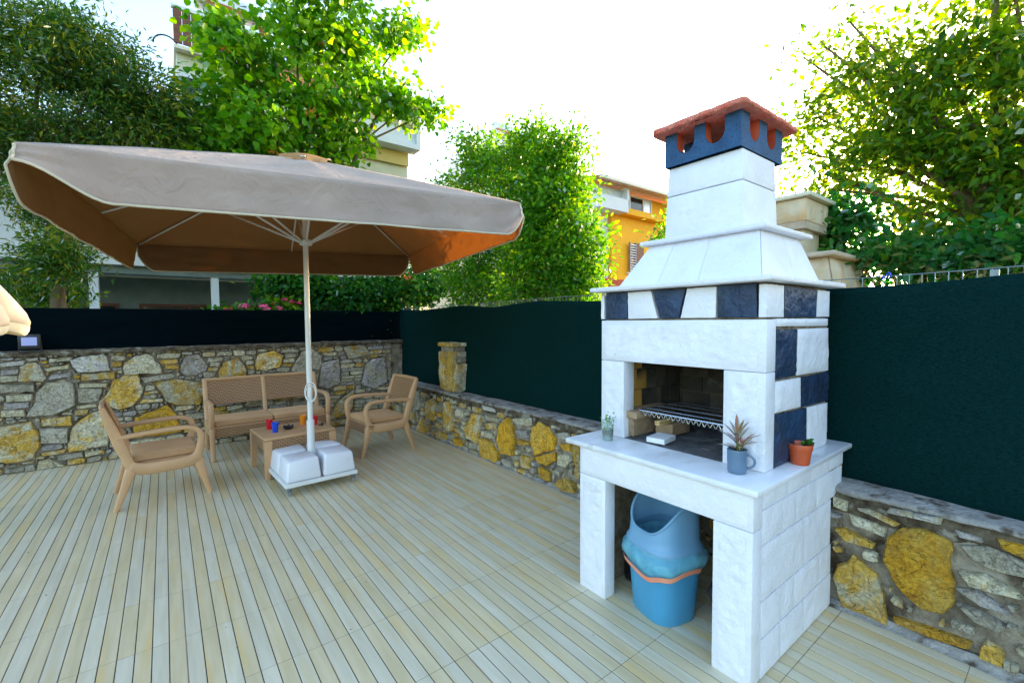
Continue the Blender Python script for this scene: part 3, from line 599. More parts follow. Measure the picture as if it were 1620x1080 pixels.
# ------------------------------------------------------------------ stone walls
def inpoly(P, X, Y):
    n = len(P); r = np.zeros(X.shape, bool); j = n-1
    for i in range(n):
        xi, yi = P[i]; xj, yj = P[j]
        c = ((yi > Y) != (yj > Y)) & (X < (xj-xi)*(Y-yi)/((yj-yi) if yj != yi else 1e-9)+xi)
        r ^= c; j = i
    return r

def stone_mesh(poly, depth, seed, mapf, flip, back=0.05, big=False):
    rg = random.Random(seed)
    pts = []
    n = len(poly); so = seed*1.37
    for i in range(n):
        a = Vector(poly[i]); b = Vector(poly[(i+1) % n]); L = (b-a).length
        k = max(1, int(L/(0.045 if big else 0.06)))
        for q in range(k):
            p = a.lerp(b, q/k)
            jit = 0.006 if big else 0.005
            w = 0.012 if big else 0.003
            pts.append(Vector((p.x+rg.uniform(-jit, jit)+w*nz(p.x*14, p.y*14, so), p.y+rg.uniform(-jit, jit)+w*nz(p.x*14, p.y*14, so+40))))
    m = len(pts); c = sum(pts, Vector((0, 0)))/m
    size = max((p-c).length for p in pts)
    tx, ty = rg.uniform(-0.06, 0.06), rg.uniform(-0.08, 0.08)
    def dd(p, extra):
        r = 0.0
        if big: r = 0.022*nz(p.x*5.5, p.y*5.5, so)+0.012*abs(nz(p.x*13, p.y*13, so+7))+0.006*nz(p.x*30, p.y*30, so+3)
        return depth + extra + r + tx*(p.x-c.x) + ty*(p.y-c.y)
    rings = []
    rings.append([(p.x, p.y, -back) for p in pts])
    rings.append([(p.x, p.y, dd(p, -depth*0.55+rg.uniform(-0.003, 0.003))) for p in pts])
    ins = ([0.94, 0.80, 0.60, 0.38, 0.18]) if big else ([0.90, 0.5] if size > 0.08 else [0.88])
    amp = 0.004 if not big else 0.003
    for s in ins:
        rr = []
        for p in pts:
            q = c + (p-c)*s
            rr.append((q.x, q.y, dd(q, rg.uniform(-amp, amp))))
        rings.append(rr)
    V = [v for r in rings for v in r] + [(c.x, c.y, dd(c, 0.0))]
    F = []
    for i in range(len(rings)-1):
        for k in range(m):
            k2 = (k+1) % m
            F.append((i*m+k, i*m+k2, (i+1)*m+k2, (i+1)*m+k))
    l = len(rings)-1; ci = len(V)-1
    for k in range(m): F.append((l*m+k, l*m+(k+1) % m, ci))
    # polygon orientation
    ar = sum(poly[i][0]*poly[(i+1) % n][1]-poly[(i+1) % n][0]*poly[i][1] for i in range(n))
    if (ar < 0) != flip: F = [f[::-1] for f in F]
    return [mapf(*v) for v in V], F

def lay_stones(wall, traced, u0, u1, v0, v1, mapf, flip, seed, sizes, gap, keep=None, pal=None, d0=0.028, limit=300, courses=()):
    res = 0.006
    nu = int((u1-u0)/res); nv = int((v1-v0)/res)
    U, Vv = np.meshgrid(u0+(np.arange(nu)+0.5)*res, v0+(np.arange(nv)+0.5)*res, indexing='ij')
    occ = np.zeros((nu, nv), bool)
    stones = []
    for kind, poly in traced:
        n = len(poly); cu = sum(p[0] for p in poly)/n; cv = sum(p[1] for p in poly)/n
        poly = [(u, max(v, v0+0.005)) for u, v in poly]
        grown = [(u+(gap if u > cu else -gap), v+(gap if v > cv else -gap)) for u, v in poly]
        occ |= inpoly(grown, U, Vv)
        stones.append((kind, poly))
    rg = random.Random(seed)
    for (w0, w1_, h0, h1, tries) in sizes:
        for _ in range(tries):
            w = rg.uniform(w0, w1_); h = rg.uniform(h0, h1)
            cu = rg.uniform(u0, u1); cv = rg.uniform(v0+h/2, v1-h/2)
            if keep and not keep(cu, cv): continue
            tl = rg.gauss(0, 0.05)
            a0 = int((cu-w/2-gap*0.5-u0)/res); a1 = int((cu+w/2+gap*0.5-u0)/res)+1
            b0 = int((cv-h/2-gap*0.5-v0)/res); b1 = int((cv+h/2+gap*0.5-v0)/res)+1
            if a0 < 0 or b0 < 0 or a1 > nu or b1 > nv: continue
            if occ[a0:a1, b0:b1].any(): continue
            occ[a0:a1, b0:b1] = True
            q = rg.uniform
            P = [(-w/2+q(0, .02), -h/2+q(0, .2)*h), (-w*.2, -h/2), (w*.25, -h/2+q(0, .1)*h), (w/2-q(0, .02), -h/2+q(0, .3)*h), (w/2, h*.2), (w/2-q(0, .25)*w, h/2), (-w*.15, h/2-q(0, .1)*h), (-w/2+q(0, .2)*w, h/2-q(0, .15)*h)]
            P = [(cu+x*math.cos(tl)-y*math.sin(tl), cv+x*math.sin(tl)+y*math.cos(tl)) for x, y in P]
            stones.append((rg.choice(pal), P))
    # courses of flat stones fill what is left between the big ones
    for (h0, h1, l0, l1) in courses:
        v = v0+0.004
        while v < v1-h0:
            h = rg.uniform(h0, h1); b0 = int((v-v0)/res); b1 = min(nv, int((v+h-v0)/res))
            free = (occ[:, b0:b1].mean(axis=1) < 0.12)
            a = 0
            while a < nu:
                if not free[a]: a += 1; continue
                e = a
                ln = rg.uniform(l0, l1)/res
                while e < nu and free[e] and e-a < ln: e += 1
                w = (e-a)*res
                cu = u0+(a+e)/2*res
                if w > l0*0.55 and (keep is None or keep(cu, v)):
                    g2 = gap*0.45; hh = h-g2*1.6; ww = w-g2*2; cv = v+h/2; q = rg.uniform
                    P = [(-ww/2+q(0, .012), -hh/2+q(0, .2)*hh), (-ww*.2, -hh/2+q(-.06, .08)*hh), (ww*.25, -hh/2+q(-.06, .1)*hh), (ww/2-q(0, .012), -hh/2+q(0, .25)*hh), (ww/2, hh*q(.0, .3)), (ww/2-q(0, .15)*ww, hh/2-q(0, .12)*hh), (-ww*.15, hh/2-q(-.06, .1)*hh), (-ww/2+q(0, .12)*ww, hh/2-q(0, .15)*hh)]
                    tl = rg.gauss(0, 0.025)
                    P = [(cu+x*math.cos(tl)-y*math.sin(tl), cv+x*math.sin(tl)+y*math.cos(tl)) for x, y in P]
                    stones.append((rg.choice(pal if ww > 0.1 else ['grey', 'cream', 'grey', 'olive', 'lav']), P)); occ[a:e, b0:b1] = True
                a = max(e, a+1)
            v += h
    def area(P): return abs(sum(P[i][0]*P[i-1][1]-P[i-1][0]*P[i][1] for i in range(len(P))))/2
    tr, au = stones[:len(traced)], stones[len(traced):]
    au.sort(key=lambda s: -area(s[1]))
    joined = {}
    for k, (kind, P) in enumerate(tr+au):
        big = area(P) > 0.02
        V, F = stone_mesh(P, d0*(1.2 if big else 1.0)+rg.uniform(-0.008, 0.010), seed*1000+k, mapf, flip, big=big)
        if k < limit:
            MB().add(V, F).own('stone', M[kind], wall)
        else:
            joined.setdefault(kind, MB()).add(V, F)
    for kind, mb_ in joined.items():
        tag(mb_.build('small_stones', M[kind], wall), kind='stuff')
    return len(stones)

YB = 7.07
def rough_face(mapf, u0, u1, v0, v1, st, amp, seed):
    nu = int((u1-u0)/st)+1; nv = max(2, int((v1-v0)/st)+1)
    return [[mapf(u0+(u1-u0)*i/(nu-1), v0+(v1-v0)*j/(nv-1), -0.012+amp*(nz(i*0.9, j*0.9, seed)+0.5*nz(i*2.1, j*2.3, seed+9))) for j in range(nv)] for i in range(nu)]
mapB = lambda u, v, d: (u, YB-d, v)
mb = MB()
mb.grid(rough_face(mapB, -4.2, 3.28, -0.05, 1.29, 0.05, 0.010, 3))
mb.box(-4.2, 3.30, YB+0.03, YB+0.38, -0.05, 1.285)
wallB = mb.build('stone_wall', M['mortar'])
tag(wallB, 'tall rubble stone retaining wall behind the wicker seating', 'wall')
# weathered crust along the top of the wall
rows = []
for k in range(151):
    u = -4.2 + k*0.05
    a = 0.012*nz(u*3, 2); b = 0.02*nz(u*5, 5)
    rows.append([(u, YB+0.36, 1.29), (u, YB+0.16, 1.315+a), (u, YB+0.03, 1.312+b), (u, YB-0.025+a, 1.295+a), (u, YB-0.03+b*0.6, 1.262+b), (u, YB+0.005, 1.235+a*2)])
mb = MB().grid(rows); mb.build('crust', M['moss_cap'], wallB, smooth=True)
lay_stones(wallB, BACK_STONES, -4.15, 2.93, 0.0, 1.255, mapB, False, 11,
           [(0.24,0.36,0.06,0.10,160)], 0.009, courses=[(0.045,0.075,0.12,0.26), (0.03,0.05,0.08,0.18), (0.022,0.035,0.05,0.11), (0.016,0.024,0.03,0.07)], pal=['grey','cream','cream','cream','grey','olive','ochre','lav'])

XW = 2.94
mapR = lambda u, v, d: (XW-d, u, v)
mb = MB()
mb.grid(rough_face(mapR, -1.6, YB+0.02, -0.05, 0.64, 0.05, 0.012, 8), flip=True)
mb.box(XW+0.03, XW+0.34, -1.6, YB+0.4, -0.05, 0.635)
wallR = mb.build('stone_wall', M['mortar'])
tag(wallR, 'low stone wall with concrete coping under the tall green net', 'wall')
rows = []
for k in range(176):
    y = -1.6 + k*0.05
    a = 0.010*nz(y*3, 21); b = 0.014*nz(y*6, 31)
    h = 0.655 + 0.004*math.sin(y*2.3)
    rows.append([(XW+0.012+b, y, h-0.018+a), (XW-0.018+a, y, h-0.012+b), (XW-0.020+b, y, h+0.006+a), (XW+0.0+a, y, h+0.016), (XW+0.10, y, h+0.022+a), (XW+0.33, y, h+0.02)])
MB().grid(rows).build('coping', M['concrete'], wallR, smooth=True)
rows = []
for k in range(351):
    y = -1.6 + k*0.025
    lowz = 0.545+0.05*nz(y*2.2, 4.4)+0.03*nz(y*9, 8.1)
    rows.append([mapR(y, 0.642-(0.642-lowz)*t, 0.014*math.sin(math.pi*t)+0.010*nz(y*14, t*4, 6.6)-0.003) for t in (0, .2, .4, .6, .8, 1.0)])
MB().grid(rows).build('crust', M['moss_cap'], wallR, smooth=True)
lay_stones(wallR, RIGHT_STONES, -1.5, 7.05, 0.0, 0.61, mapR, True, 23,
           [(0.16,0.26,0.10,0.16,350), (0.14,0.22,0.05,0.09,900), (0.09,0.15,0.035,0.06,1500), (0.06,0.10,0.03,0.05,1500)],
           0.018, courses=[(0.05,0.085,0.09,0.17), (0.03,0.05,0.05,0.10)], keep=lambda u, v: u < 0.86 or u > 0.95, pal=['ochre','cream','grey','orange','olive','cream','ochre'])

# stub pillar on the low wall
pil = empty('stone_pillar', (3.08, 5.24, 0.67), 'short rubble pillar standing on the low wall behind the right armchair', 'pillar')
MB().cbox(2.965, 3.195, 5.095, 5.415, 0.655, 1.275, 0.01).build('core', M['mortar'], pil)
def pst(kind, poly, mapf, flip, seed, d=0.03):
    V, F = stone_mesh(poly, d, seed, mapf, flip, big=True); MB().add(V, F).own('stone', M[kind], pil)
pmX = lambda u, v, d: (2.965-d, u, v); pmY = lambda u, v, d: (u, 5.095-d, v)
pst('ochre', [(5.08,0.70),(5.23,0.68),(5.24,0.95),(5.21,1.22),(5.10,1.23),(5.07,0.98)], pmX, True, 1)
pst('ochre', [(5.26,0.69),(5.42,0.70),(5.43,0.96),(5.40,1.21),(5.25,1.20),(5.27,0.93)], pmX, True, 2)
pst('cream', [(2.95,0.69),(3.05,0.67),(3.20,0.69),(3.21,0.95),(3.18,1.05),(3.00,1.04),(2.955,0.90)], pmY, False, 3)
pst('cream', [(3.03,1.15),(3.19,1.13),(3.19,1.21),(3.02,1.20)], pmY, False, 4, 0.025)
pst('grey', [(3.02,1.07),(3.19,1.075),(3.18,1.12),(3.03,1.11)], pmY, False, 5, 0.022)
pst('ochre', [(2.95,1.06),(3.00,1.07),(3.00,1.21),(2.95,1.21)], pmY, False, 6, 0.02)
mb = MB()
rg_ = random.Random(3)
for (x0, x1, y0, y1) in ((2.93,3.06,5.06,5.26),(3.07,3.23,5.055,5.25),(2.93,3.09,5.27,5.45),(3.10,3.23,5.26,5.45)):
    z = 1.275
    MB().cbox(x0, x1, y0, y1, z, z+0.045+rg_.uniform(0, .01), 0.012).own('cap_stone', M[rg_.choice(['ochre','cream'])], pil, angle=40)

# ------------------------------------------------------------------ nets and wire fence
def net_sheet(name, mat, path, z0f, z1f, label, thick=0.003, amp=0.022, seed=1.0):
    P = []
    n = len(path)
    for i, (x, y, nx, ny) in enumerate(path):
        s = i*0.07
        col = []
        zz0 = z0f(s, x, y); zz1 = z1f(s, x, y)
        for j in range(25):
            t = j/24; z = zz0+(zz1-zz0)*t
            d = amp*nz(s*1.1, t*2.0, seed) + amp*0.5*nz(s*4, t*5, seed+4) + 0.055*(1-t)**3*max(0, nz(s*1.7, 0.4, seed+8)) + 0.012*math.sin(s*2.4+t*3.0+seed)**4*(1-t) + 0.01*math.exp(-t*9)*nz(s*9, 1, seed)
            if nx and y < 1.0: d += 0.07*(1-t)*min(1.0, 1.0-y)
            col.append((x+nx*d, y+ny*d, z))
        P.append(col)
    o = MB().grid(P).build(name, mat, smooth=True)
    md = o.modifiers.new('thickness', 'SOLIDIFY'); md.thickness = thick
    return tag(o, label, 'net')
pathR = [(3.14, -1.6+k*0.07, -1, 0) for k in range(126)]
net_sheet('shade_net', M['net_green'], pathR, lambda s, x, y: 0.655+0.010*nz(s*2, 3.3), lambda s, x, y: 1.815+0.014*nz(s*1.6, 9.1)-0.030*abs(math.sin(y*1.75))**1.5, 'tall dark green shade net stretched above the low coped stone wall', seed=2.0)
pathB = [(-4.2+k*0.07, YB+0.13, 0, -1) for k in range(107)]
net_sheet('shade_net', M['net_navy'], pathB, lambda s, x, y: 1.30+0.01*nz(s*2, 5.3), lambda s, x, y: 1.785+0.008*nz(s*1.2, 1.1), 'dark navy-green net strip along the top of the back stone wall', seed=6.0, amp=0.02)
fence = empty('wire_fence', (3.18, 3.0, 0.67), 'welded wire fence holding the tall green net', 'fence')
for k in range(6):
    y = -1.4+k*1.7
    MB().box(3.165, 3.195, y-0.015, y+0.015, 0.64, 1.836).own('post', M['galvanised'], fence)
for z in (0.9, 1.2, 1.5, 1.846):
    yy = [-1.6+k*0.4 for k in range(22)]
    MB().tube([(3.172, y, z+0.008*nz(y*1.3, z)+(0.0 if z < 1.8 else -0.012*abs(math.sin(y*0.9)))) for y in yy], 0.0030, 6).own('rail_wire', M['galvanised'], fence)
vm = MB(); ym = -1.58
_uw = MB().tube([(0, 0, -0.575), (0, 0, 0.575)], 0.0022, 5).mesh('upright_wire'); _uw.materials.append(M['galvanised'])
for k in range(170):
    y = -1.58+k*0.051
    link('upright_wire', _uw, None, fence, Vector((3.168, y, 1.268-0.012*abs(math.sin(y*0.9)))) - fence.location)
tie = MB().ring([(3.165+0.012*math.cos(a), 0.70+0.01*math.cos(a*1.0), 1.842+0.016*math.sin(a)) for a in [k*math.pi/5 for k in range(10)]], 0.004, 5)
tie.tube([(3.155, 0.70, 1.842), (3.13, 0.715, 1.832), (3.12, 0.72, 1.815)], 0.003, 5)
tag(tie.own('cable_tie', M['cup_blue'], None), 'small blue cable tie at the top edge of the green net', 'cable tie')

# ------------------------------------------------------------------ white barbecue
bbq = empty('barbecue', (2.5, 1.41, 0.0), 'white painted masonry barbecue with navy blocks and red-capped chimney', 'barbecue')

def rough_block(name, mat, quad, mapf, flip, d=0.012, amp=0.006, seed=0.0, n=9, back=0.02, fr=14.0, parent=None):
    """hewn facing block: quad = four (u,v) corners counter-clockwise; relief on its face, edges dressed back"""
    (u0,v0),(u1,v1),(u2,v2),(u3,v3) = quad
    w = math.hypot(u1-u0, v1-v0); h = math.hypot(u3-u0, v3-v0)
    st_ = 0.028 if fr < 18 else 0.014
    a = min(60, max(3, int(w/st_)+1)); b = min(48, max(3, int(h/st_)+1))
    P = []
    for i in range(a+1):
        s = i/a; row = []
        for j in range(b+1):
            t = j/b
            u = (1-s)*(1-t)*u0 + s*(1-t)*u1 + s*t*u2 + (1-s)*t*u3
            v = (1-s)*(1-t)*v0 + s*(1-t)*v1 + s*t*v2 + (1-s)*t*v3
            edge = min(1.0, min(min(s, 1-s)*w, min(t, 1-t)*h)/0.012)
            dd = d*(0.35+0.65*edge) + amp*edge*(nz(u*fr, v*fr, seed)+0.6*nz(u*fr*2.7, v*fr*2.7, seed+5))
            if edge == 0:
                u += 0.0025*nz(v*40, seed, 1.0); v += 0.0025*nz(u*40, seed, 2.0)
            row.append((u, v, dd))
        P.append(row)
    mb = MB()
    mb.grid([[mapf(*p) for p in r] for r in P], flip=flip)
    # skirts back into the wall
    border = [P[i][0] for i in range(a)] + [P[a][j] for j in range(b)] + [P[i][b] for i in range(a, 0, -1)] + [P[0][j] for j in range(b, 0, -1)]
    m = len(border)
    sk = [[mapf(u, v, -back), mapf(u, v, dd)] for (u, v, dd) in border]
    mb.grid(sk, flip=flip, close_u=True)
    return mb.own(name, mat, parent if parent is not None else bbq, angle=38)

XF, XU = 1.955, 2.187              # front plane of the base and of the firebox
YR, YL = 0.860, 1.868              # right and left side planes of the base
mF = lambda u, v, d: (XF-d, u, v)
mU = lambda u, v, d: (XU-d, u, v)
mS = lambda u, v, d: (u, YR-d, v)
mS2 = lambda u, v, d: (u, 0.922-d, v)
# legs and lintel of the base: smooth panel with a hewn field
def panel(name, y0, y1, z0, z1, X, mapf, thick, field=0.022, seed=1.0):
    o = MB().cbox(X, X+thick, y0, y1, z0, z1, 0.004).own(name, M['white_paint'], bbq, angle=40)
    return o
panel('leg', 1.672, YL, 0.0, 0.690, XF, mF, 0.085)
panel('leg', YR, 1.036, 0.0, 0.690, XF, mF, 0.085)
panel('lintel', YR, YL, 0.6925, 0.858, XF, mF, 0.085)
rough_block('carved_field', M['white_paint'], [(1.697,0.03),(1.842,0.03),(1.842,0.672),(1.697,0.672)], mF, True, d=0.0035, amp=0.008, seed=3, fr=26)
rough_block('carved_field', M['white_paint'], [(0.885,0.03),(1.010,0.03),(1.010,0.665),(0.885,0.665)], mF, True, d=0.0035, amp=0.009, seed=7, fr=26)
rough_block('carved_field', M['white_paint'], [(0.885,0.712),(1.842,0.712),(1.842,0.842),(0.885,0.842)], mF, True, d=0.003, amp=0.0045, seed=9, fr=24)
# right side of the base: painted stone courses
MB().box(XF+0.088, 2.90, YR+0.006, YR+0.10, 0.0, 0.856).build('side_wall', M['white_paint'], bbq)
MB().box(XF+0.088, 2.92, YL-0.10, YL-0.003, 0.0, 0.856).build('side_wall', M['rough_mortar'], bbq)
XA = XF+0.090
rows_ = [(0.775, 0.855, [XA, 2.30, 2.60, 2.845, 3.06]), (0.615, 0.770, [XA, 2.245, 2.40, 2.67, 3.05]), (0.362, 0.610, [XA, 2.51, 2.885]),
         (0.355, 0.357, []), (0.190, 0.357, [XA, 2.245, 2.395, 2.72, 2.90]), (0.005, 0.185, [XA, 2.25, 2.525, 2.905])]
sd = 40
for (z0, z1, xs) in rows_:
    for a, b in zip(xs[:-1], xs[1:]):
        sd += 1
        rough_block('block', M['white_paint'], [(a+0.003, z0+0.003), (b-0.003, z0+0.003), (b-0.003+0.006*math.sin(sd), z1-0.002), (a+0.003, z1-0.002)], mS, False, d=0.006, amp=0.007, seed=sd, fr=13)
MB().box(2.86, 3.07, YR+0.004, YR+0.16, 0.655, 0.856).build('corner_stone', M['ochre'], bbq)
# counter slab
mb = MB().cbox(1.925, 3.125, 0.832, 1.965, 0.8585, 0.887, 0.008, 3)
slab = mb.build('counter_slab', M['marble'], bbq, angle=40)
# firebox front: jambs and header with a hewn field inside a smooth margin
panel('jamb', 1.728, 1.903, 0.889, 1.354, XU, mU, 0.10)
panel('jamb', 0.917, 1.116, 0.889, 1.354, XU, mU, 0.10)
panel('header', 0.917, 1.903, 1.3565, 1.603, XU, mU, 0.10)
rough_block('carved_field', M['white_rough'], [(1.752,0.915),(1.880,0.915),(1.880,1.345),(1.752,1.345)], mU, True, d=0.004, amp=0.008, seed=13, fr=24)
rough_block('carved_field', M['white_rough'], [(0.955,0.915),(1.095,0.915),(1.095,1.345),(0.955,1.345)], mU, True, d=0.004, amp=0.010, seed=17, fr=24)
rough_block('carved_field', M['white_rough'], [(0.960,1.378),(1.870,1.378),(1.870,1.575),(0.960,1.575)], mU, True, d=0.0035, amp=0.008, seed=19, fr=22)
# masonry behind the facing
core = MB()
core.box(XU+0.103, 2.985, 0.930, 1.02, 0.888, 1.600)
core.box(XU+0.103, 2.985, 1.80, 1.895, 0.888, 1.600)
core.box(2.90, 2.985, 1.021, 1.799, 0.888, 1.600)
core.build('masonry', M['rough_mortar'], bbq)
MB().box(XU+0.020, 2.975, 0.938, 1.885, 1.6035, 1.776).build('band_core', M['rough_mortar'], bbq)
# right side of the firebox: white and navy blocks
def sb(kind, q, seed, d=0.012, amp=0.006):
    rough_block('block', M['navy_paint'] if kind == 'n' else M['white_rough'], q, mS2, False, d=d, amp=amp, seed=seed)
XS = XU+0.104
sb('w', [(XS,1.570),(2.962,1.566),(2.962,1.606),(XS,1.606)], 101, 0.010, 0.002)
sb('n', [(XS,1.318),(2.528,1.318),(2.535,1.552),(XS,1.556)], 102, 0.014, 0.012)
sb('w', [(2.538,1.318),(2.985,1.312),(2.968,1.553),(2.543,1.553)], 103)
sb('w', [(XS,1.156),(2.600,1.150),(2.592,1.302),(XS,1.306)], 104)
sb('n', [(2.612,1.146),(2.990,1.140),(2.985,1.302),(2.605,1.302)], 105, 0.014, 0.012)
sb('n', [(XS,0.890),(2.690,0.890),(2.680,1.134),(XS,1.144)], 106, 0.012, 0.006)
sb('w', [(2.700,0.890),(2.985,0.890),(2.985,1.128),(2.690,1.134)], 107)
# stone band under the first ledge
def fb(kind, q, seed):
    rough_block('block', M['navy_paint'] if kind == 'n' else M['white_rough'], q, mU, True, d=0.006, amp=0.010 if kind == 'n' else 0.004, seed=seed, back=0.03)
fb('w', [(1.880,1.612),(1.905,1.612),(1.905,1.760),(1.880,1.760)], 111)
fb('n', [(1.702,1.612),(1.866,1.612),(1.866,1.768),(1.708,1.768)], 112)
fb('w', [(1.496,1.614),(1.695,1.612),(1.700,1.768),(1.540,1.768)], 113)
fb('n', [(1.367,1.614),(1.478,1.614),(1.524,1.768),(1.328,1.768)], 114)
fb('w', [(1.160,1.614),(1.352,1.614),(1.316,1.768),(1.158,1.768)], 115)
fb('n', [(0.962,1.614),(1.149,1.614),(1.149,1.770),(0.966,1.770)], 116)
def sb2(kind, q, seed):
    rough_block('block', M['navy_paint'] if kind == 'n' else M['white_rough'], q, mS2, False, d=0.006, amp=0.012 if kind == 'n' else 0.004, seed=seed, back=0.03)
sb2('w', [(XU-0.004,1.614),(2.375,1.614),(2.372,1.765),(XU-0.004,1.765)], 117)
sb2('n', [(2.384,1.614),(2.790,1.616),(2.795,1.760),(2.382,1.766)], 118)
sb2('w', [(2.800,1.616),(2.985,1.618),(2.985,1.760),(2.806,1.760)], 119)
# ledge, hood, second ledge, chimney
def slab_irreg(name, x0, x1, y0, y1, z0, z1, mat):
    mb = MB().cbox(x0, x1, y0, y1, z0, z1, 0.009, 3)
    mb.v = [(x+0.004*nz(y*9, z*30, 3.1), y+0.004*nz(x*9, z*30, 6.3), z+0.0025*nz(x*8, y*8, 1.7)) for x, y, z in mb.v]
    return mb.build(name, mat, bbq, angle=50)
slab_irreg('ledge', 2.118, 3.095, 0.872, 1.945, 1.778, 1.806, M['white_paint'])
hl = [(2.285,0.985,1.8065),(3.04,0.985,1.8065),(3.04,1.855,1.8065),(2.285,1.855,1.8065)]
hh = [(2.470,1.078,2.072),(2.965,1.078,2.072),(2.965,1.745,2.072),(2.470,1.745,2.072)]
def hood_face(a, b, c, d, splits, seed):
    """sloping facing slabs; a,b bottom, c,d top (d over a)"""
    a, b, c, d = map(Vector, (a, b, c, d))
    nrm = (b-a).cross(d-a).normalized()
    for k in range(len(splits)-1):
        s0, s1 = splits[k][0], splits[k+1][0]; t0, t1 = splits[k][1], splits[k+1][1]
        g = 0.0016
        q = [a.lerp(b, s0+g), a.lerp(b, s1-g), d.lerp(c, t1-g), d.lerp(c, t0+g)]
        P = []
        for i in range(7):
            row = []
            for j in range(7):
                s, t = i/6, j/6
                p = q[0].lerp(q[1], s).lerp(q[3].lerp(q[2], s), t)
                e = 0.0 if (i in (0, 6) or j in (0, 6)) else 1.0
                row.append(p + nrm*(0.002 + e*(0.002 + 0.0022*nz(p.x*9, p.y*9, p.z*9+seed))))
            P.append(row)
        MB().grid(P).own('hood_slab', M['white_paint'], bbq, angle=40)
hood_face(hl[3], hl[0], hh[0], hh[3], [(0,0),(0.33,0.26),(0.62,0.60),(1,1)], 2.0)
hood_face(hl[0], hl[1], hh[1], hh[0], [(0,0),(0.55,0.52),(1,1)], 5.0)
MB().hexa(hl, hh).build('hood_core', M['white_paint'], bbq)
slab_irreg('ledge', 2.415, 3.045, 1.028, 1.790, 2.0725, 2.099, M['white_paint'])
def taper(name, x0, x1, y0, y1, z0, z1, sh, mat, b=0.006):
    mb = MB().cbox(x0, x1, y0, y1, z0, z1, b, 2)
    cx, cy = (x0+x1)/2, (y0+y1)/2
    mb.v = [(cx+(x-cx)*(1-sh*(z-z0)/(z1-z0))+0.002*nz(y*7, z*7, 2.2), cy+(y-cy)*(1-sh*(z-z0)/(z1-z0))+0.002*nz(x*7, z*7, 4.4), z) for x, y, z in mb.v]
    return mb.build(name, mat, bbq, angle=40)
taper('chimney_block', 2.478, 2.905, 1.168, 1.650, 2.099, 2.357, 0.045, M['white_rough'])
taper('chimney_block', 2.484, 2.897, 1.176, 1.640, 2.3605, 2.528, 0.035, M['white_rough'])
# navy cap with scooped smoke openings
def cap_side(mapf, u0, u1, flip, holes):
    """wall panel with U-shaped openings that run up to the top edge, real thickness"""
    z0, z1 = 2.531, 2.735; th = 0.055
    hs = []
    for (c, r, zb) in holes:
        pts = []
        for k in range(13):
            a = math.pi + math.pi*k/12
            pts.append((c+r*math.cos(a), zb+r*1.15+r*1.15*math.sin(a)))
        hs.append([(c-r*1.12, z1)] + pts + [(c+r*1.12, z1)])
    out = [(u0, z0), (u1, z0), (u1, z1)]
    for h in reversed(hs): out += h[::-1]
    out += [(u0, z1)]
    # ears: split into vertical strips between samples for clean faces
    us = sorted(set([u0, u1] + [round(p[0], 5) for h in hs for p in h]))
    def bottom(u):
        for (c, r, zb), h in zip(holes, hs):
            if abs(u-c) < r*0.999: return zb + r*1.15 - r*1.15*math.sqrt(max(0, 1-((u-c)/r)**2))
        return None
    mb = MB()
    def quad(ua, ub, za, zb_, zc, zd):
        f = [mapf(ua, za, 0), mapf(ub, zb_, 0), mapf(ub, zc, 0), mapf(ua, zd, 0)]
        g_ = [mapf(ua, za, -th), mapf(ub, zb_, -th), mapf(ub, zc, -th), mapf(ua, zd, -th)]
        o_ = (0,1,2,3) if not flip else (3,2,1,0)
        mb.add(f, [o_]); mb.add(g_, [o_[::-1]])
        mb.add([f[3], f[2], g_[2], g_[3]], [(0,1,2,3)])
    for ua, ub in zip(us[:-1], us[1:]):
        mid = bottom((ua+ub)/2)
        if mid is None:
            quad(ua, ub, z0, z0, z1, z1)
        else:
            def top(u):
                v = bottom(u)
                if v is not None: return v
                for (c, r, zb) in holes:
                    if abs(abs(u-c)-r) < 0.01: return zb+r*1.15
                return z1
            quad(ua, ub, z0, z0, top(ub), top(ua))
    # straight jambs of the openings
    for (c, r, zb) in holes:
        for s in (-1, 1):
            u = c+s*r
            mb.add([mapf(u, zb+r*1.15, 0), mapf(u, z1, 0), mapf(u, z1, -th), mapf(u, zb+r*1.15, -th)], [(0,1,2,3)])
    return mb
mC1 = lambda u, v, d: (2.463-d, u, v)
mC2 = lambda u, v, d: (u, 1.180-d, v)
mC3 = lambda u, v, d: (2.978+d, u, v)
mC4 = lambda u, v, d: (u, 1.640+d, v)
cap_side(mC1, 1.180, 1.640, True, [(1.325,0.056,2.588),(1.505,0.056,2.588)]).build('smoke_cap', M['cap_blue'], bbq)
cap_side(mC2, 2.463, 2.978, False, [(2.615,0.056,2.588),(2.825,0.056,2.588)]).build('smoke_cap', M['cap_blue'], bbq)
cap_side(mC3, 1.180, 1.640, False, [(1.325,0.056,2.588),(1.505,0.056,2.588)]).build('smoke_cap', M['cap_blue'], bbq)
cap_side(mC4, 2.463, 2.978, True, [(2.615,0.056,2.588),(2.825,0.056,2.588)]).build('smoke_cap', M['cap_blue'], bbq)
# reddish reveals lining the openings
for (mp_, cs) in ((mC1, (1.325, 1.505)), (mC2, (2.615, 2.825))):
    for c in cs:
        P = []
        for k in range(17):
            if k < 3: u, z = c-0.0545, 2.735-k*0.026
            elif k > 13: u, z = c+0.0545, 2.735-(16-k)*0.026
            else:
                a = math.pi+math.pi*(k-3)/10; u, z = c+0.0545*math.cos(a), 2.6524+0.0625*math.sin(a)
            P.append([mp_(u, z, -0.001), mp_(u, z, -0.058)])
        MB().grid(P).own('reveal', M['roof_tile'], bbq)
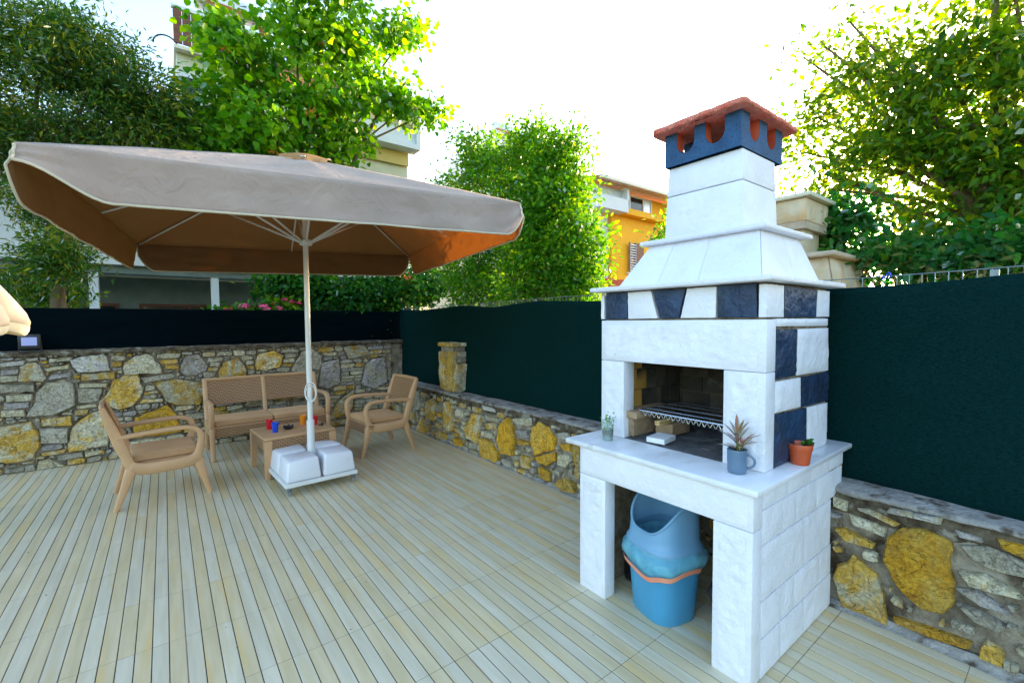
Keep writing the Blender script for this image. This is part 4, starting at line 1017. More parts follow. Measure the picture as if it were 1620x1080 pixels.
# red rendered roof: low hip with a thick lumpy edge
P = []
xc, yc = 2.725, 1.41; hx, hy = 0.345, 0.285
N = 28
for ring_i in range(9):
    t = ring_i/8
    row = []
    for k in range(N*4):
        s = k//N; f = (k % N)/N*2-1
        ux, uy = [(-1, f), (f, 1), (1, -f), (-f, -1)][s]
        if ring_i == 0: sc_, z = 0.90, 2.722
        elif ring_i == 1: sc_, z = 1.0, 2.722
        elif ring_i == 2: sc_, z = 1.0, 2.748
        else:
            q = (ring_i-2)/6; sc_, z = 1.0-0.98*q, 2.748+0.118*math.sin(q*math.pi/2)**1.15
        cr_ = 1.0-0.045*(abs(f)**8)
        x = xc+ux*hx*sc_*cr_; y = yc+uy*hy*sc_*cr_
        n_ = 0.006*nz(x*16, y*16, z*16)+0.004*nz(x*45, y*45, 3)
        row.append((x+n_*ux, y+n_*uy, z+n_))
    P.append(row)
Pt = [[P[i][k] for i in range(9)] for k in range(N*4)]
mb = MB().grid(Pt, close_u=True, flip=True)
mb.add([(xc-hx*.9, yc-hy*.9, 2.7225), (xc+hx*.9, yc-hy*.9, 2.7225), (xc+hx*.9, yc+hy*.9, 2.7225), (xc-hx*.9, yc+hy*.9, 2.7225)], [(0,1,2,3)])
mb.build('roof_cap', M['roof_red'], bbq, smooth=True)
# firebox lining, brick by brick
rb = random.Random(8)
def inner_side(mapf, u0, u1, z0, z1, mats, flip, bw=0.105, bh=0.135):
    z = z0; r = 0
    while z < z1-0.02:
        u = u0 - (0.05 if r % 2 else 0)
        while u < u1-0.01:
            a, b = max(u, u0), min(u+bw, u1)
            if b-a > 0.015:
                q = [(a+0.002, z+0.002), (b-0.002, z+0.002), (b-0.002, min(z+bh, z1)-0.002), (a+0.002, min(z+bh, z1)-0.002)]
                mt = mats((a+b)/2, z)
                lo = [mapf(uu, vv, 0.0) for uu, vv in q]; hi = [mapf(uu+(0.001 if i in (0,3) else -0.001), vv, 0.010+rb.uniform(-.002, .002)) for i, (uu, vv) in enumerate(q)]
                MB().hexa(lo, hi).own('fire_brick', M[mt], bbq)
            u += bw
        z += bh; r += 1
inner_side(lambda u, v, d: (u, 1.798-d, v), XU+0.104, 2.90, 0.888, 1.56, lambda u, z: 'firebrick' if u < 2.40+0.08*rb.random() and z > 1.0 else 'soot_brick', True)
inner_side(lambda u, v, d: (2.899-d, u, v), 1.02, 1.785, 0.888, 1.56, lambda u, z: 'soot_brick', True, bw=0.2, bh=0.11)
inner_side(lambda u, v, d: (u, 1.022+d, v), XU+0.104, 2.88, 0.888, 1.56, lambda u, z: 'soot_brick', False)
rough_block('hearth', M['ash_floor'], [(2.20,1.035),(2.885,1.035),(2.885,1.785),(2.20,1.785)], lambda u, v, d: (u, v, 0.8875+d), False, d=0.006, amp=0.004, seed=77, fr=20)
MB().box(2.40, 2.89, 1.03, 1.78, 1.565, 1.598).build('firebox_roof', M['soot_brick'], bbq)
# brick supports for the rack
MB().cbox(2.215, 2.62, 1.655, 1.786, 1.010, 1.052, 0.006).own('support_brick', M['clay_brick'], bbq)
MB().cbox(2.235, 2.62, 1.690, 1.786, 0.897, 1.008, 0.005).own('support_brick', M['clay_brick'], bbq)
MB().cbox(2.215, 2.62, 1.034, 1.110, 0.897, 1.046, 0.006).own('support_brick', M['clay_brick'], bbq)

# things on and in the barbecue
rack = empty('grill_rack', (2.47, 1.38, 1.055), 'chromed wire grill rack laid across the firebox bricks', 'grill')
fr_ = [(2.262, 1.07), (2.665, 1.07), (2.665, 1.668), (2.262, 1.668)]
for i in range(4):
    a, b = fr_[i], fr_[(i+1) % 4]
    MB().tube([(a[0], a[1], 1.060), (b[0], b[1], 1.060)], 0.0042, 6).own('frame_wire', M['wire'], rack)
_lw = MB().tube([(-0.2, 0, 0), (0.2, 0, 0)], 0.0018, 5).mesh('cross_wire'); _lw.materials.append(M['wire'])
for k in range(38):
    link('cross_wire', _lw, None, rack, Vector((2.4635, 1.082+k*0.0157, 1.0645))-rack.location)
_cw = MB().tube([(0, -0.298, 0), (0, 0.298, 0)], 0.0030, 6).mesh('long_wire'); _cw.materials.append(M['wire'])
for x in (2.35, 2.4635, 2.58):
    link('long_wire', _cw, None, rack, Vector((x, 1.369, 1.0605))-rack.location)
P = []
for k in range(120):
    t = k/119
    P.append((2.262+0.001*math.sin(t*200), 1.075+0.59*t, 1.045+0.012*math.sin(t*2*math.pi*19)))
MB().tube(P, 0.0022, 5).own('zigzag_wire', M['wire'], rack)
bk = MB().cbox(2.405, 2.60, 1.535, 1.655, 0.900, 0.972, 0.006).own('loose_brick', M['clay_brick']); tag(bk, 'loose fired brick lying on the hearth under the wire rack', 'brick')
hg = empty('hand_grill', (2.42, 1.56, 0.975), 'folding hand grill with pale wooden handle resting on the loose brick', 'grill')
MB().cbox(2.315, 2.455, 1.565, 1.600, 0.974, 0.986, 0.004).own('handle', M['wood'], hg, angle=40)
MB().cbox(2.315, 2.455, 1.565, 1.600, 0.9885, 1.000, 0.004).own('handle', M['wood'], hg, angle=40)
for dy in (-0.006, 0.006):
    MB().tube([(2.45, 1.5825+dy, 0.987), (2.56, 1.575+dy*3, 0.990), (2.64, 1.56+dy*9, 0.992)], 0.0022, 5).own('stem_wire', M['wire'], hg)
MB().ring([(2.64, 1.62, 0.992), (2.80, 1.62, 0.992), (2.80, 1.44, 0.992), (2.64, 1.44, 0.992)], 0.0028, 6).own('frame_wire', M['wire'], hg)
for k in range(6):
    MB().tube([(2.64, 1.465+k*0.027, 0.992), (2.80, 1.465+k*0.027, 0.992)], 0.0015, 5).own('cross_wire', M['wire'], hg)
mo = MB().cbox(-0.075, 0.075, -0.055, 0.055, 0, 0.030, 0.003).build('marble_offcut', M['marble']); mo.location = (2.275, 1.525, 0.8995); mo.rotation_euler = (0, 0, math.radians(8))
tag(mo, 'white marble offcut with grey veins at the front of the hearth', 'marble offcut')
wc = MB().cbox(-0.012, 0.012, -0.02, 0.02, 0, 0.075, 0.005).build('wood_block', M['wood']); wc.location = (2.335, 1.135, 0.8985); wc.rotation_euler = (0.12, 0.0, 0.3)
tag(wc, 'small pale wood block leaning inside the firebox by the mug plant', 'wood block')

# ------------------------------------------------------------------ pots and bin
def np_mesh(name, V, F, tint=None):
    me = bpy.data.meshes.new(name)
    V = np.asarray(V, np.float32); F = np.asarray(F, np.int32); n, k = F.shape
    me.vertices.add(len(V)); me.vertices.foreach_set('co', V.ravel())
    me.loops.add(n*k); me.loops.foreach_set('vertex_index', F.ravel())
    me.polygons.add(n); me.polygons.foreach_set('loop_start', np.arange(0, n*k, k, dtype=np.int32))
    me.update(calc_edges=True)
    if tint is not None:
        at = me.attributes.new('tint', 'FLOAT', 'FACE'); at.data.foreach_set('value', np.asarray(tint, np.float32))
    return me

def leaf_cloud(name, mat, C, k, cr, L, W, parent, seed, droop=0.0, up=0.6, broad=False, lvar=0.3, flat=0.8, tint_mu=0.45, tint_sd=0.25, follow=0.0, centre=None, fold=0.10):
    rg = np.random.default_rng(seed)
    C = np.asarray(C, float)
    n = len(C)*k
    idx = np.repeat(np.arange(len(C)), k)
    ct = rg.normal(0, 0.16, len(C))                                # clump to clump
    cdir = rg.normal(0, 1, (len(C), 3)); cdir /= np.linalg.norm(cdir, axis=1)[:, None]
    off = rg.normal(0, 1, (n, 3))*cr*np.array([1, 1, flat])
    Pn = C[idx]+off
    d = rg.normal(0, 1, (n, 3)) + follow*cdir[idx]*2 + off/cr*0.7
    d[:, 2] -= droop
    d /= np.linalg.norm(d, axis=1)[:, None]
    nn = rg.normal(0, 1, (n, 3)); nn[:, 2] += up*2
    s = np.cross(d, nn); s /= (np.linalg.norm(s, axis=1)[:, None]+1e-9)
    nn = np.cross(s, d)
    l = L*(1+rg.uniform(-lvar, lvar, n))[:, None]; w = l*(W/L)
    if broad:
        b = Pn; l1 = Pn+d*l*0.22+s*w*0.46+nn*w*fold; l2 = Pn+d*l*0.62+s*w*0.40+nn*w*fold-np.array([0,0,1])*l*0.05; t = Pn+d*l-np.array([0,0,1])*l*0.14
        r2 = Pn+d*l*0.62-s*w*0.40+nn*w*fold-np.array([0,0,1])*l*0.05; r1 = Pn+d*l*0.22-s*w*0.46+nn*w*fold
        V = np.stack([b, l1, l2, t, r2, r1], 1).reshape(-1, 3)
        base = np.arange(n)*6
        F = np.concatenate([np.stack([base, base+1, base+2, base+3], 1), np.stack([base, base+3, base+4, base+5], 1)])
    else:
        b = Pn; lf = Pn+d*l*0.45+s*w*0.5+nn*w*fold; t = Pn+d*l-np.array([0,0,1])*l*0.06; r = Pn+d*l*0.45-s*w*0.5+nn*w*fold
        V = np.stack([b, lf, t, r], 1).reshape(-1, 3)
        base = np.arange(n)*4
        F = np.concatenate([np.stack([base, base+1, base+2], 1), np.stack([base, base+2, base+3], 1)])
    tn = np.clip(tint_mu+ct[idx]+rg.normal(0, tint_sd*0.6, n), 0, 1)
    off_ = np.array(world_off(parent)) if parent is not None else np.zeros(3)
    return link(name, np_mesh(name, V-off_, F, np.concatenate([tn, tn])), mat, parent)

def blade(mb, base, d, L, W, th=0.004, curl=0.25, n=6):
    """fleshy pointed leaf with thickness"""
    base = Vector(base); d = Vector(d).normalized()
    s = d.cross(Vector((0, 0, 1)));  s = s.normalized() if s.length > 1e-3 else Vector((1, 0, 0))
    u = s.cross(d).normalized()
    P = []
    for i in range(n+1):
        t = i/n; w = W*math.sin(math.pi*min(1, (0.12+0.88*t)))**0.8*(1 if t < 1 else 0.02)
        c = base+d*L*t - u*curl*L*t*t*0.3
        P.append([c-s*w/2+u*w*0.18, c+u*th*(1-t), c+s*w/2+u*w*0.18, c-u*th*(1-t*0.8), c-s*w/2+u*w*0.18])
    mb.grid(P)
    return mb

cupp = empty('potted_seedling', (2.085, 1.765, 0.888), 'green seedling in a clear plastic cup at the counter end', 'potted plant')
MB().lathe([(0.031,0.0),(0.032,0.002),(0.038,0.118),(0.0395,0.121),(0.037,0.121),(0.030,0.004)], (2.085,1.765,0.888), 24).build('cup', M['clear_cup'], cupp, smooth=True)
MB().lathe([(0.0295,0.004),(0.0345,0.066),(0.02,0.072),(0.001,0.070)], (2.085,1.765,0.888), 20).build('soil', M['soil'], cupp, smooth=True)
leaf_cloud('leaves', M['leaf_bright'], [(2.085+0.018*math.cos(a), 1.765+0.018*math.sin(a), 0.888+z) for a, z in ((0,.085),(1.2,.10),(2.4,.09),(3.6,.105),(4.8,.095),(5.6,.12),(2.0,.125),(4.0,.13),(4.9,.145))], 7, 0.010, 0.017, 0.011, cupp, 4, broad=True)
MB().tube([(2.085,1.765,0.955), (2.088,1.760,1.00), (2.094,1.752,1.035)], 0.0015, 5).build('stem', M['leaf_bright'], cupp)

mug = empty('planted_mug', (2.105, 1.003, 0.888), 'grey-blue mug holding a spiky reddish succulent on the counter corner', 'potted plant')
MB().lathe([(0.037,0.0),(0.040,0.004),(0.0425,0.02),(0.0435,0.105),(0.0440,0.110),(0.0425,0.112),(0.0400,0.108),(0.0395,0.03)], (2.105,1.003,0.888), 32).build('cup', M['mug_blue'], mug, smooth=True)
hd = []
for k in range(13):
    a = -math.pi/2*1.05 + math.pi*1.05*k/12
    rr = 0.030
    dx, dy = 0.30, -0.954
    q = 0.042+rr*max(0, math.cos(a))*1.05
    hd.append((2.105+dx*q, 1.003+dy*q, 0.888+0.058+0.030*math.sin(a)))
MB().tube(hd, 0.0055, 8).build('handle', M['mug_blue'], mug, smooth=True)
MB().lathe([(0.0392,0.098),(0.02,0.103),(0.001,0.101)], (2.105,1.003,0.888), 20, cap_bottom=False).build('soil', M['soil'], mug)
rg_ = random.Random(12)
sm = MB(); stn = MB()
tints = []
for (dx, dy, hgt, ang, cnt) in ((0.0,0.0,0.10,0.2,9),(0.012,-0.012,0.05,1.3,6)):
    stn.tube([(2.105+dx, 1.003+dy, 0.985), (2.105+dx*1.5, 1.003+dy*1.6, 0.985+hgt)], [0.006, 0.004], 6)
    for k in range(cnt):
        a = ang+k*2.4; el = 0.25+0.95*k/cnt
        blade(sm, (2.105+dx, 1.003+dy, 0.990+hgt*k/cnt*0.9), (math.cos(a)*math.cos(el), math.sin(a)*math.cos(el), math.sin(el)), 0.085+0.02*rg_.random(), 0.020)
blade(sm, (2.105, 1.003, 1.06), (-0.15, -0.35, 1.0), 0.095, 0.022); blade(sm, (2.105, 1.003, 1.05), (0.1, 0.5, 1.0), 0.09, 0.02)
blade(sm, (2.11, 0.995, 1.03), (0.35, -0.8, 0.55), 0.10, 0.02); blade(sm, (2.105, 1.003, 1.03), (-0.3, 0.8, 0.6), 0.10, 0.02)
me = sm.mesh('leaf', world_off(mug), True)
at = me.attributes.new('tint', 'FLOAT', 'FACE'); at.data.foreach_set('value', [min(1, max(0, 0.25+0.7*((i//24) % 5)/5+0.1*math.sin(i))) for i in range(len(me.polygons))])
link('leaves', me, M['leaf_succulent'], mug)
stn.build('stem', M['leaf_succulent'], mug, smooth=True)

pot = empty('flower_pot', (2.478, 0.872, 0.888), 'orange-red plastic flower pot with a tiny sprig by the navy block', 'flower pot')
MB().lathe([(0.040,0.0),(0.041,0.002),(0.050,0.072),(0.0535,0.073),(0.0555,0.100),(0.0545,0.102),(0.0525,0.100),(0.048,0.070),(0.042,0.010)], (2.478,0.872,0.888), 32).build('body', M['terracotta_plastic'], pot, angle=50)
MB().lathe([(0.0485,0.076),(0.025,0.080),(0.001,0.078)], (2.478,0.872,0.888), 20, cap_bottom=False).build('soil', M['soil'], pot)
leaf_cloud('leaves', M['leaf_hedge'], [(2.515,0.850,0.985),(2.523,0.858,0.990),(2.508,0.846,0.992)], 12, 0.008, 0.020, 0.014, pot, 6, broad=True)

# blue waste bin
binr = empty('waste_bin', (2.150, 1.420, 0.0), 'blue plastic waste bin with scoop lid and film bag under the counter', 'waste bin')
BA = math.radians(-14)
def bin_ring(w, d, z, n=48, e=3.0, zf=None):
    """rounded-rectangle ring; w across the front, d front to back; front looks towards -x"""
    pts = []
    for k in range(n):
        a = 2*math.pi*k/n
        c, s = math.cos(a), math.sin(a)
        x = d/2*math.copysign(abs(c)**(2/e), c); y = w/2*math.copysign(abs(s)**(2/e), s)
        xr = x*math.cos(BA)-y*math.sin(BA); yr = x*math.sin(BA)+y*math.cos(BA)
        zz = z if zf is None else zf(a)
        pts.append((2.150+xr, 1.420+yr, zz))
    return pts
prof = [(0.285,0.265,0.004),(0.292,0.272,0.0),(0.300,0.280,0.012),(0.312,0.296,0.10),(0.335,0.322,0.28),(0.346,0.334,0.390)]
rows = [bin_ring(w, d, z) for w, d, z in prof]
P = [[rows[i][k] for i in range(len(rows))] for k in range(48)]
mb = MB().grid(P, close_u=True); mb.add(rows[0], [tuple(range(47, -1, -1))])
mb.build('body', M['bin_blue'], binr, angle=50)
# lid ring and scoop hood
def hood_top(a):
    f = (1-math.cos(a))/2               # 0 at the back, 1 at the front
    return 0.705-0.235*f**1.6
lidp = [(0.352,0.342,0.372),(0.362,0.352,0.380),(0.362,0.352,0.398),(0.348,0.338,0.410),(0.336,0.326,0.420)]
rows = [bin_ring(w, d, z) for w, d, z in lidp]
for q in (0.33, 0.66, 1.0):
    rows.append(bin_ring(0.334-0.016*q, 0.324-0.02*q, 0, zf=lambda a, q=q: 0.420+(hood_top(a)-0.420)*q))
for q in (1.0, 0.6, 0.2):
    rows.append(bin_ring(0.324-0.016*q, 0.312-0.02*q, 0, zf=lambda a, q=q: 0.408+(hood_top(a)-0.002-0.408)*q))
P = [[rows[i][k] for i in range(len(rows))] for k in range(48)]
lid = MB().grid(P, close_u=True).build('scoop_lid', M['bin_lid'], binr, angle=50)
edge = bin_ring(0.314, 0.300, 0, zf=lambda a: hood_top(a)+0.001)
MB().ring(edge, 0.0075, 8).build('rim', M['bin_lid'], lid, smooth=True)
# film bag folded over the rim
def bag_low(a): return 0.270+0.008*math.sin(a*3+0.6)+0.007*math.sin(a*7)+0.020*math.cos(a)
rows = []
for q in (0.0, 0.15, 0.35, 0.55, 0.75, 0.9, 1.0):
    g_ = 0.058*math.sin(math.pi*min(1, q*1.12))
    rows.append([(2.145+(p[0]-2.145)*(1+0.014*math.sin(k*1.9+q*4)+0.010*math.sin(k*0.8)), 1.425+(p[1]-1.425)*(1+0.014*math.sin(k*1.9+q*4)), p[2]) for k, p in enumerate(bin_ring(0.354+g_, 0.344+g_, 0, zf=lambda a, q=q: 0.388+(bag_low(a)-0.388)*q))])
P = [[rows[i][k] for i in range(len(rows))] for k in range(48)]
bagm = MB().grid(P, close_u=True, flip=True)
bag = bagm.build('bag', M['bag_film'], binr, smooth=True)
rows = []
for q in (0.0, 0.5, 1.0):
    rows.append(bin_ring(0.398-0.016*q, 0.388-0.016*q, 0, zf=lambda a, q=q: bag_low(a)+0.034-0.030*q))
ks = [k for k in range(48) if 17 <= k <= 38]
MB().grid([[rows[i][k] for i in range(3)] for k in ks], flip=True).build('drawstring', M['ribbon'], bag, smooth=True)
inn = [bin_ring(0.300, 0.288, 0.425), bin_ring(0.292, 0.280, 0.38), bin_ring(0.26, 0.25, 0.20)]
mb = MB().grid([[inn[i][k] for i in range(3)] for k in range(48)], close_u=True, flip=True); mb.add(inn[2], [tuple(range(48))])
mb.build('bag_lining', M['bag_film'], bag, smooth=True)
# clutter beside the bin
def crumple(name, mat, c, r, label, cat, seed, sx=1, sy=1, sz=1):
    bm = bmesh.new(); bmesh.ops.create_icosphere(bm, subdivisions=4, radius=1.0)
    for v in bm.verts:
        p = v.co.copy(); k = 1+0.28*mnoise.noise(p*1.7+Vector((seed, 0, 0)))+0.20*abs(mnoise.noise(p*4.1+Vector((0, seed, 0))))
        v.co = Vector((p.x*r*sx*k, p.y*r*sy*k, max(p.z*k, -0.75)*r*sz))
    zmin = min(v.co.z for v in bm.verts)
    for v in bm.verts: v.co.z -= zmin
    me = bpy.data.meshes.new(name); bm.to_mesh(me); bm.free(); me.shade_smooth()
    return tag(link(name, me, mat, None, c), label, cat)
crumple('plastic_bag', M['dark_film'], (2.36, 1.150, 0.0), 0.11, 'dark crumpled plastic bag on the floor right of the blue bin', 'bag', 3.0, 1.1, 0.8, 1.25)
cb_ = empty('charcoal_sack', (2.36, 1.70, 0.0), 'dark folded charcoal sack leaning in the corner left of the blue bin', 'sack')
sk = MB().cbox(2.20, 2.46, 1.625, 1.745, 0.0, 0.27, 0.03, 3)
sk.v = [(x+0.012*nz(y*18, z*14, 2), y+0.012*nz(x*15, z*12, 5), z) for x, y, z in sk.v]
sk.build('body', M['black_plastic'], cb_, smooth=True)
MB().sweep([(2.20, 1.685, 0.25), (2.21, 1.685, 0.31), (2.26, 1.685, 0.345), (2.33, 1.685, 0.33), (2.36, 1.685, 0.26)], 0.03, 0.012).build('handle', M['black_plastic'], cb_)

# ------------------------------------------------------------------ wicker-look furniture
def side_frame(y, root):
    s = (0, 1, 0)
    arm = [(-0.315,0.625),(-0.20,0.636),(-0.05,0.645),(0.10,0.650),(0.17,0.648),(0.225,0.632),(0.262,0.598),(0.276,0.555),(0.272,0.50),(0.262,0.44),(0.250,0.40),(0.228,0.365),(0.19,0.345)]
    MB().sweep([(x, y, z) for x, z in arm], 0.056, [0.038]*5+[0.042,0.048,0.052,0.056,0.060,0.066,0.075,0.085], s).build('arm', M['taupe'], root, angle=50)
    rail = [(0.262,0.36),(0.20,0.335),(0.10,0.327),(-0.06,0.324),(-0.16,0.330),(-0.225,0.36)]
    MB().sweep([(x, y, z) for x, z in rail], 0.056, [0.07,0.105,0.104,0.104,0.106,0.08], s).build('side_rail', M['taupe'], root, angle=50)
    MB().sweep([(0.225,y,0.40),(0.247,y,0.33),(0.268,y,0.25),(0.296,y,0.13),(0.330,y,0.0)], [0.054,0.054,0.05,0.046,0.040], [0.05,0.085,0.066,0.050,0.036], s).build('leg', M['taupe'], root, angle=50)
    MB().sweep([(-0.205,y,0.40),(-0.235,y,0.33),(-0.262,y,0.25),(-0.300,y,0.13),(-0.345,y,0.0)], [0.054,0.054,0.05,0.046,0.040], [0.05,0.085,0.070,0.054,0.038], s).build('leg', M['taupe'], root, angle=50)
    MB().sweep([(-0.225,y,0.345),(-0.262,y,0.45),(-0.305,y,0.58),(-0.355,y,0.74),(-0.402,y,0.885)], 0.052, [0.075,0.075,0.085,0.066,0.044], s).build('back_stile', M['taupe'], root, angle=50)

def cushion(root, x0, x1, y0, y1, z0=0.386, z1=0.452):
    mb = MB().cbox(x0, x1, y0, y1, z0, z1, 0.022, 4)
    cx, cy = (x0+x1)/2, (y0+y1)/2
    mb.v = [(x, y, z+(0.008*(1-((x-cx)/(x1-cx))**2)*(1-((y-cy)/(y1-cy))**2) if z > (z0+z1)/2 else 0)) for x, y, z in mb.v]
    o = mb.build('cushion', M['cushion'], root, smooth=True)
    pp = [(x0+0.02, y0, z1-0.012), (x1-0.02, y0, z1-0.012), (x1, y0+0.02, z1-0.012), (x1, y1-0.02, z1-0.012), (x1-0.02, y1, z1-0.012), (x0+0.02, y1, z1-0.012), (x0, y1-0.02, z1-0.012), (x0, y0+0.02, z1-0.012)]
    MB().ring(pp, 0.0035, 6).build('piping', M['cushion'], o, smooth=True)

def back_panel(root, y0, y1):
    # leaning woven panel, slightly curved
    P = []; Q = []
    for i in range(13):
        s = i/12; y = y0+(y1-y0)*s; bow = -0.018*math.sin(math.pi*s)
        row = []; rw = []
        for j in range(7):
            t = j/6; z = 0.565+t*0.30; x = -0.305-(z-0.58)*0.318
            row.append((x+0.014+bow, y, z)); rw.append((x-0.014+bow, y, z))
        P.append(row); Q.append(rw)
    mb = MB().grid(P, flip=False); mb.grid(Q, flip=True)
    mb.grid([[P[0][j], Q[0][j]] for j in range(7)]); mb.grid([[P[-1][j], Q[-1][j]] for j in range(7)])
    mb.grid([[P[i][0], Q[i][0]] for i in range(13)])
    mb.build('back_panel', M['wicker'], root, angle=50)

def make_seat(name, width, n, label, cat):
    r = empty(name, (0, 0, 0), label, cat)
    hy = width/2-0.026
    for y in (-hy, hy): side_frame(y, r)
    ins = hy-0.026
    # top rail
    MB().sweep([(-0.400, -ins-0.03, 0.877), (-0.412, 0, 0.880), (-0.400, ins+0.03, 0.877)], 0.040, 0.030, (0.30, 0, 1)).build('top_rail', M['taupe'], r, angle=50)
    ys = [-ins + 2*ins*k/n for k in range(n+1)]
    for k in range(n):
        back_panel(r, ys[k]+(0.0 if k == 0 else 0.022), ys[k+1]-(0.0 if k == n-1 else 0.022))
        cushion(r, -0.235, 0.252, ys[k]+0.004, ys[k+1]-0.004)
    for k in range(1, n):
        MB().sweep([(-0.240, ys[k], 0.37), (-0.305, ys[k], 0.58), (-0.402, ys[k], 0.875)], 0.05, 0.036).build('back_stile', M['taupe'], r, angle=50)
    MB().cbox(-0.235, 0.245, -ins, ins, 0.352, 0.384, 0.006).build('seat_deck', M['taupe'], r)
    MB().cbox(0.232, 0.262, -ins+0.001, ins-0.001, 0.262, 0.372, 0.006).build('front_apron', M['wicker'], r)
    MB().cbox(-0.250, -0.225, -ins+0.001, ins-0.001, 0.300, 0.372, 0.006).build('rear_apron', M['taupe'], r)
    return r

a1 = make_seat('armchair', 0.63, 1, 'taupe moulded wicker armchair nearest the camera, seen from its side', 'armchair')
a1.location = (-0.055, 5.365, 0.0015); a1.rotation_euler = (0, 0, math.radians(4))
a1['group'] = 'wicker armchairs'
def copy_tree(o, parent=None):
    c = o.copy(); COL.objects.link(c); c.parent = parent
    for ch in list(o.children): copy_tree(ch, c)
    return c
a2 = copy_tree(a1)
a2['label'] = 'taupe moulded wicker armchair in the corner by the low right wall'
a2.location = (2.105, 5.535, 0.0015); a2.rotation_euler = (0, 0, math.radians(184))
so = make_seat('sofa', 1.36, 2, 'two-seat taupe wicker sofa with tan cushions against the back wall', 'sofa')
so.location = (1.045, 6.51, 0.0015); so.rotation_euler = (0, 0, math.radians(-88.5))

tb = empty('coffee_table', (0, 0, 0), 'low taupe wicker coffee table behind the umbrella base', 'table')
MB().cbox(-0.36, 0.36, -0.305, 0.305, 0.398, 0.430, 0.012, 3).build('table_top', M['taupe'], tb, angle=50)
for (x0, x1, y0, y1) in ((-0.30,0.30,-0.298,-0.272),(-0.30,0.30,0.272,0.298),(-0.352,-0.326,-0.245,0.245),(0.326,0.352,-0.245,0.245)):
    MB().cbox(x0, x1, y0, y1, 0.292, 0.397, 0.005).build('apron', M['wicker'], tb)
for sx in (-1, 1):
    for sy in (-1, 1):
        MB().hexa([(sx*0.335-0.02, sy*0.28-0.02, 0), (sx*0.335+0.02, sy*0.28-0.02, 0), (sx*0.335+0.02, sy*0.28+0.02, 0), (sx*0.335-0.02, sy*0.28+0.02, 0)],
                  [(sx*0.322-0.036, sy*0.268-0.036, 0.397), (sx*0.322+0.036, sy*0.268-0.036, 0.397), (sx*0.322+0.036, sy*0.268+0.036, 0.397), (sx*0.322-0.036, sy*0.268+0.036, 0.397)]).build('leg', M['taupe'], tb)
tb.location = (1.095, 5.425, 0.0015); tb.rotation_euler = (0, 0, math.radians(5))

TZ = 0.4318
def cup(mat, x, y, label, r=0.036, h=0.105):
    o = MB().lathe([(r*0.72,0.0),(r*0.74,0.002),(r*0.86,h*0.55),(r*0.88,h*0.56),(r*0.98,h*0.985),(r*1.03,h),(r*0.97,h*1.0),(r*0.90,h*0.9),(r*0.72,0.006)], (0,0,0), 28).build('cup', M[mat], None, angle=40)
    o.location = (x, y, TZ)
    return tag(o, label, 'cup', 'plastic cups on the coffee table')
cup('cup_red', 0.882, 5.535, 'red plastic cup standing beside the blue cup')
cup('cup_blue', 0.905, 5.335, 'blue plastic cup at the front edge of the coffee table')
cup('cup_orange', 1.228, 5.545, 'orange plastic cup beside the umbrella pole')
cup('cup_red', 1.330, 5.440, 'red plastic cup half hidden behind the umbrella pole')
ash = empty('ashtray', (1.050, 5.415, TZ), 'small black ashtray in the middle of the coffee table', 'ashtray')
MB().lathe([(0.040,0.0),(0.044,0.004),(0.052,0.030),(0.049,0.032),(0.040,0.010),(0.001,0.008)], (1.050,5.415,TZ), 24).build('bowl', M['black_plastic'], ash, angle=40)
for k in range(6):
    a = k*math.pi/3+0.3
    MB().cbox(1.050+0.050*math.cos(a)-0.007, 1.050+0.050*math.cos(a)+0.007, 5.415+0.050*math.sin(a)-0.007, 5.415+0.050*math.sin(a)+0.007, TZ+0.024, TZ+0.042, 0.003).own('rest', M['black_plastic'], ash)
kn = empty('lighter', (1.375, 5.365, TZ), 'small black lighter with a round head near the red cup', 'lighter')
MB().cbox(1.350, 1.400, 5.360, 5.372, TZ, TZ+0.014, 0.004).build('body', M['black_plastic'], kn)
MB().lathe([(0.008,0.0),(0.016,0.006),(0.018,0.018),(0.012,0.030),(0.001,0.033)], (1.388,5.352,TZ), 16).build('head', M['black_plastic'], kn, smooth=True)

# ------------------------------------------------------------------ umbrella base on castors
ub = empty('umbrella_base', (0, 0, 0), 'four white weights on a wheeled steel frame at the parasol foot', 'umbrella base')
H_ = 0.335
for (x0, x1, y0, y1) in ((-H_,H_,-H_,-H_+0.036),(-H_,H_,H_-0.036,H_),(-H_,-H_+0.036,-H_+0.0365,H_-0.0365),(H_-0.036,H_,-H_+0.0365,H_-0.0365)):
    MB().cbox(x0, x1, y0, y1, 0.082, 0.118, 0.003).build('frame_bar', M['white_metal'], ub)
MB().cbox(-H_+0.037, H_-0.037, -0.03, 0.03, 0.082, 0.104, 0.003).build('cross_bar', M['white_metal'], ub)
MB().cbox(-0.03, 0.03, -H_+0.037, -0.031, 0.082, 0.104, 0.003).build('cross_bar', M['white_metal'], ub)
MB().cbox(-0.03, 0.03, 0.031, H_-0.037, 0.082, 0.104, 0.003).build('cross_bar', M['white_metal'], ub)
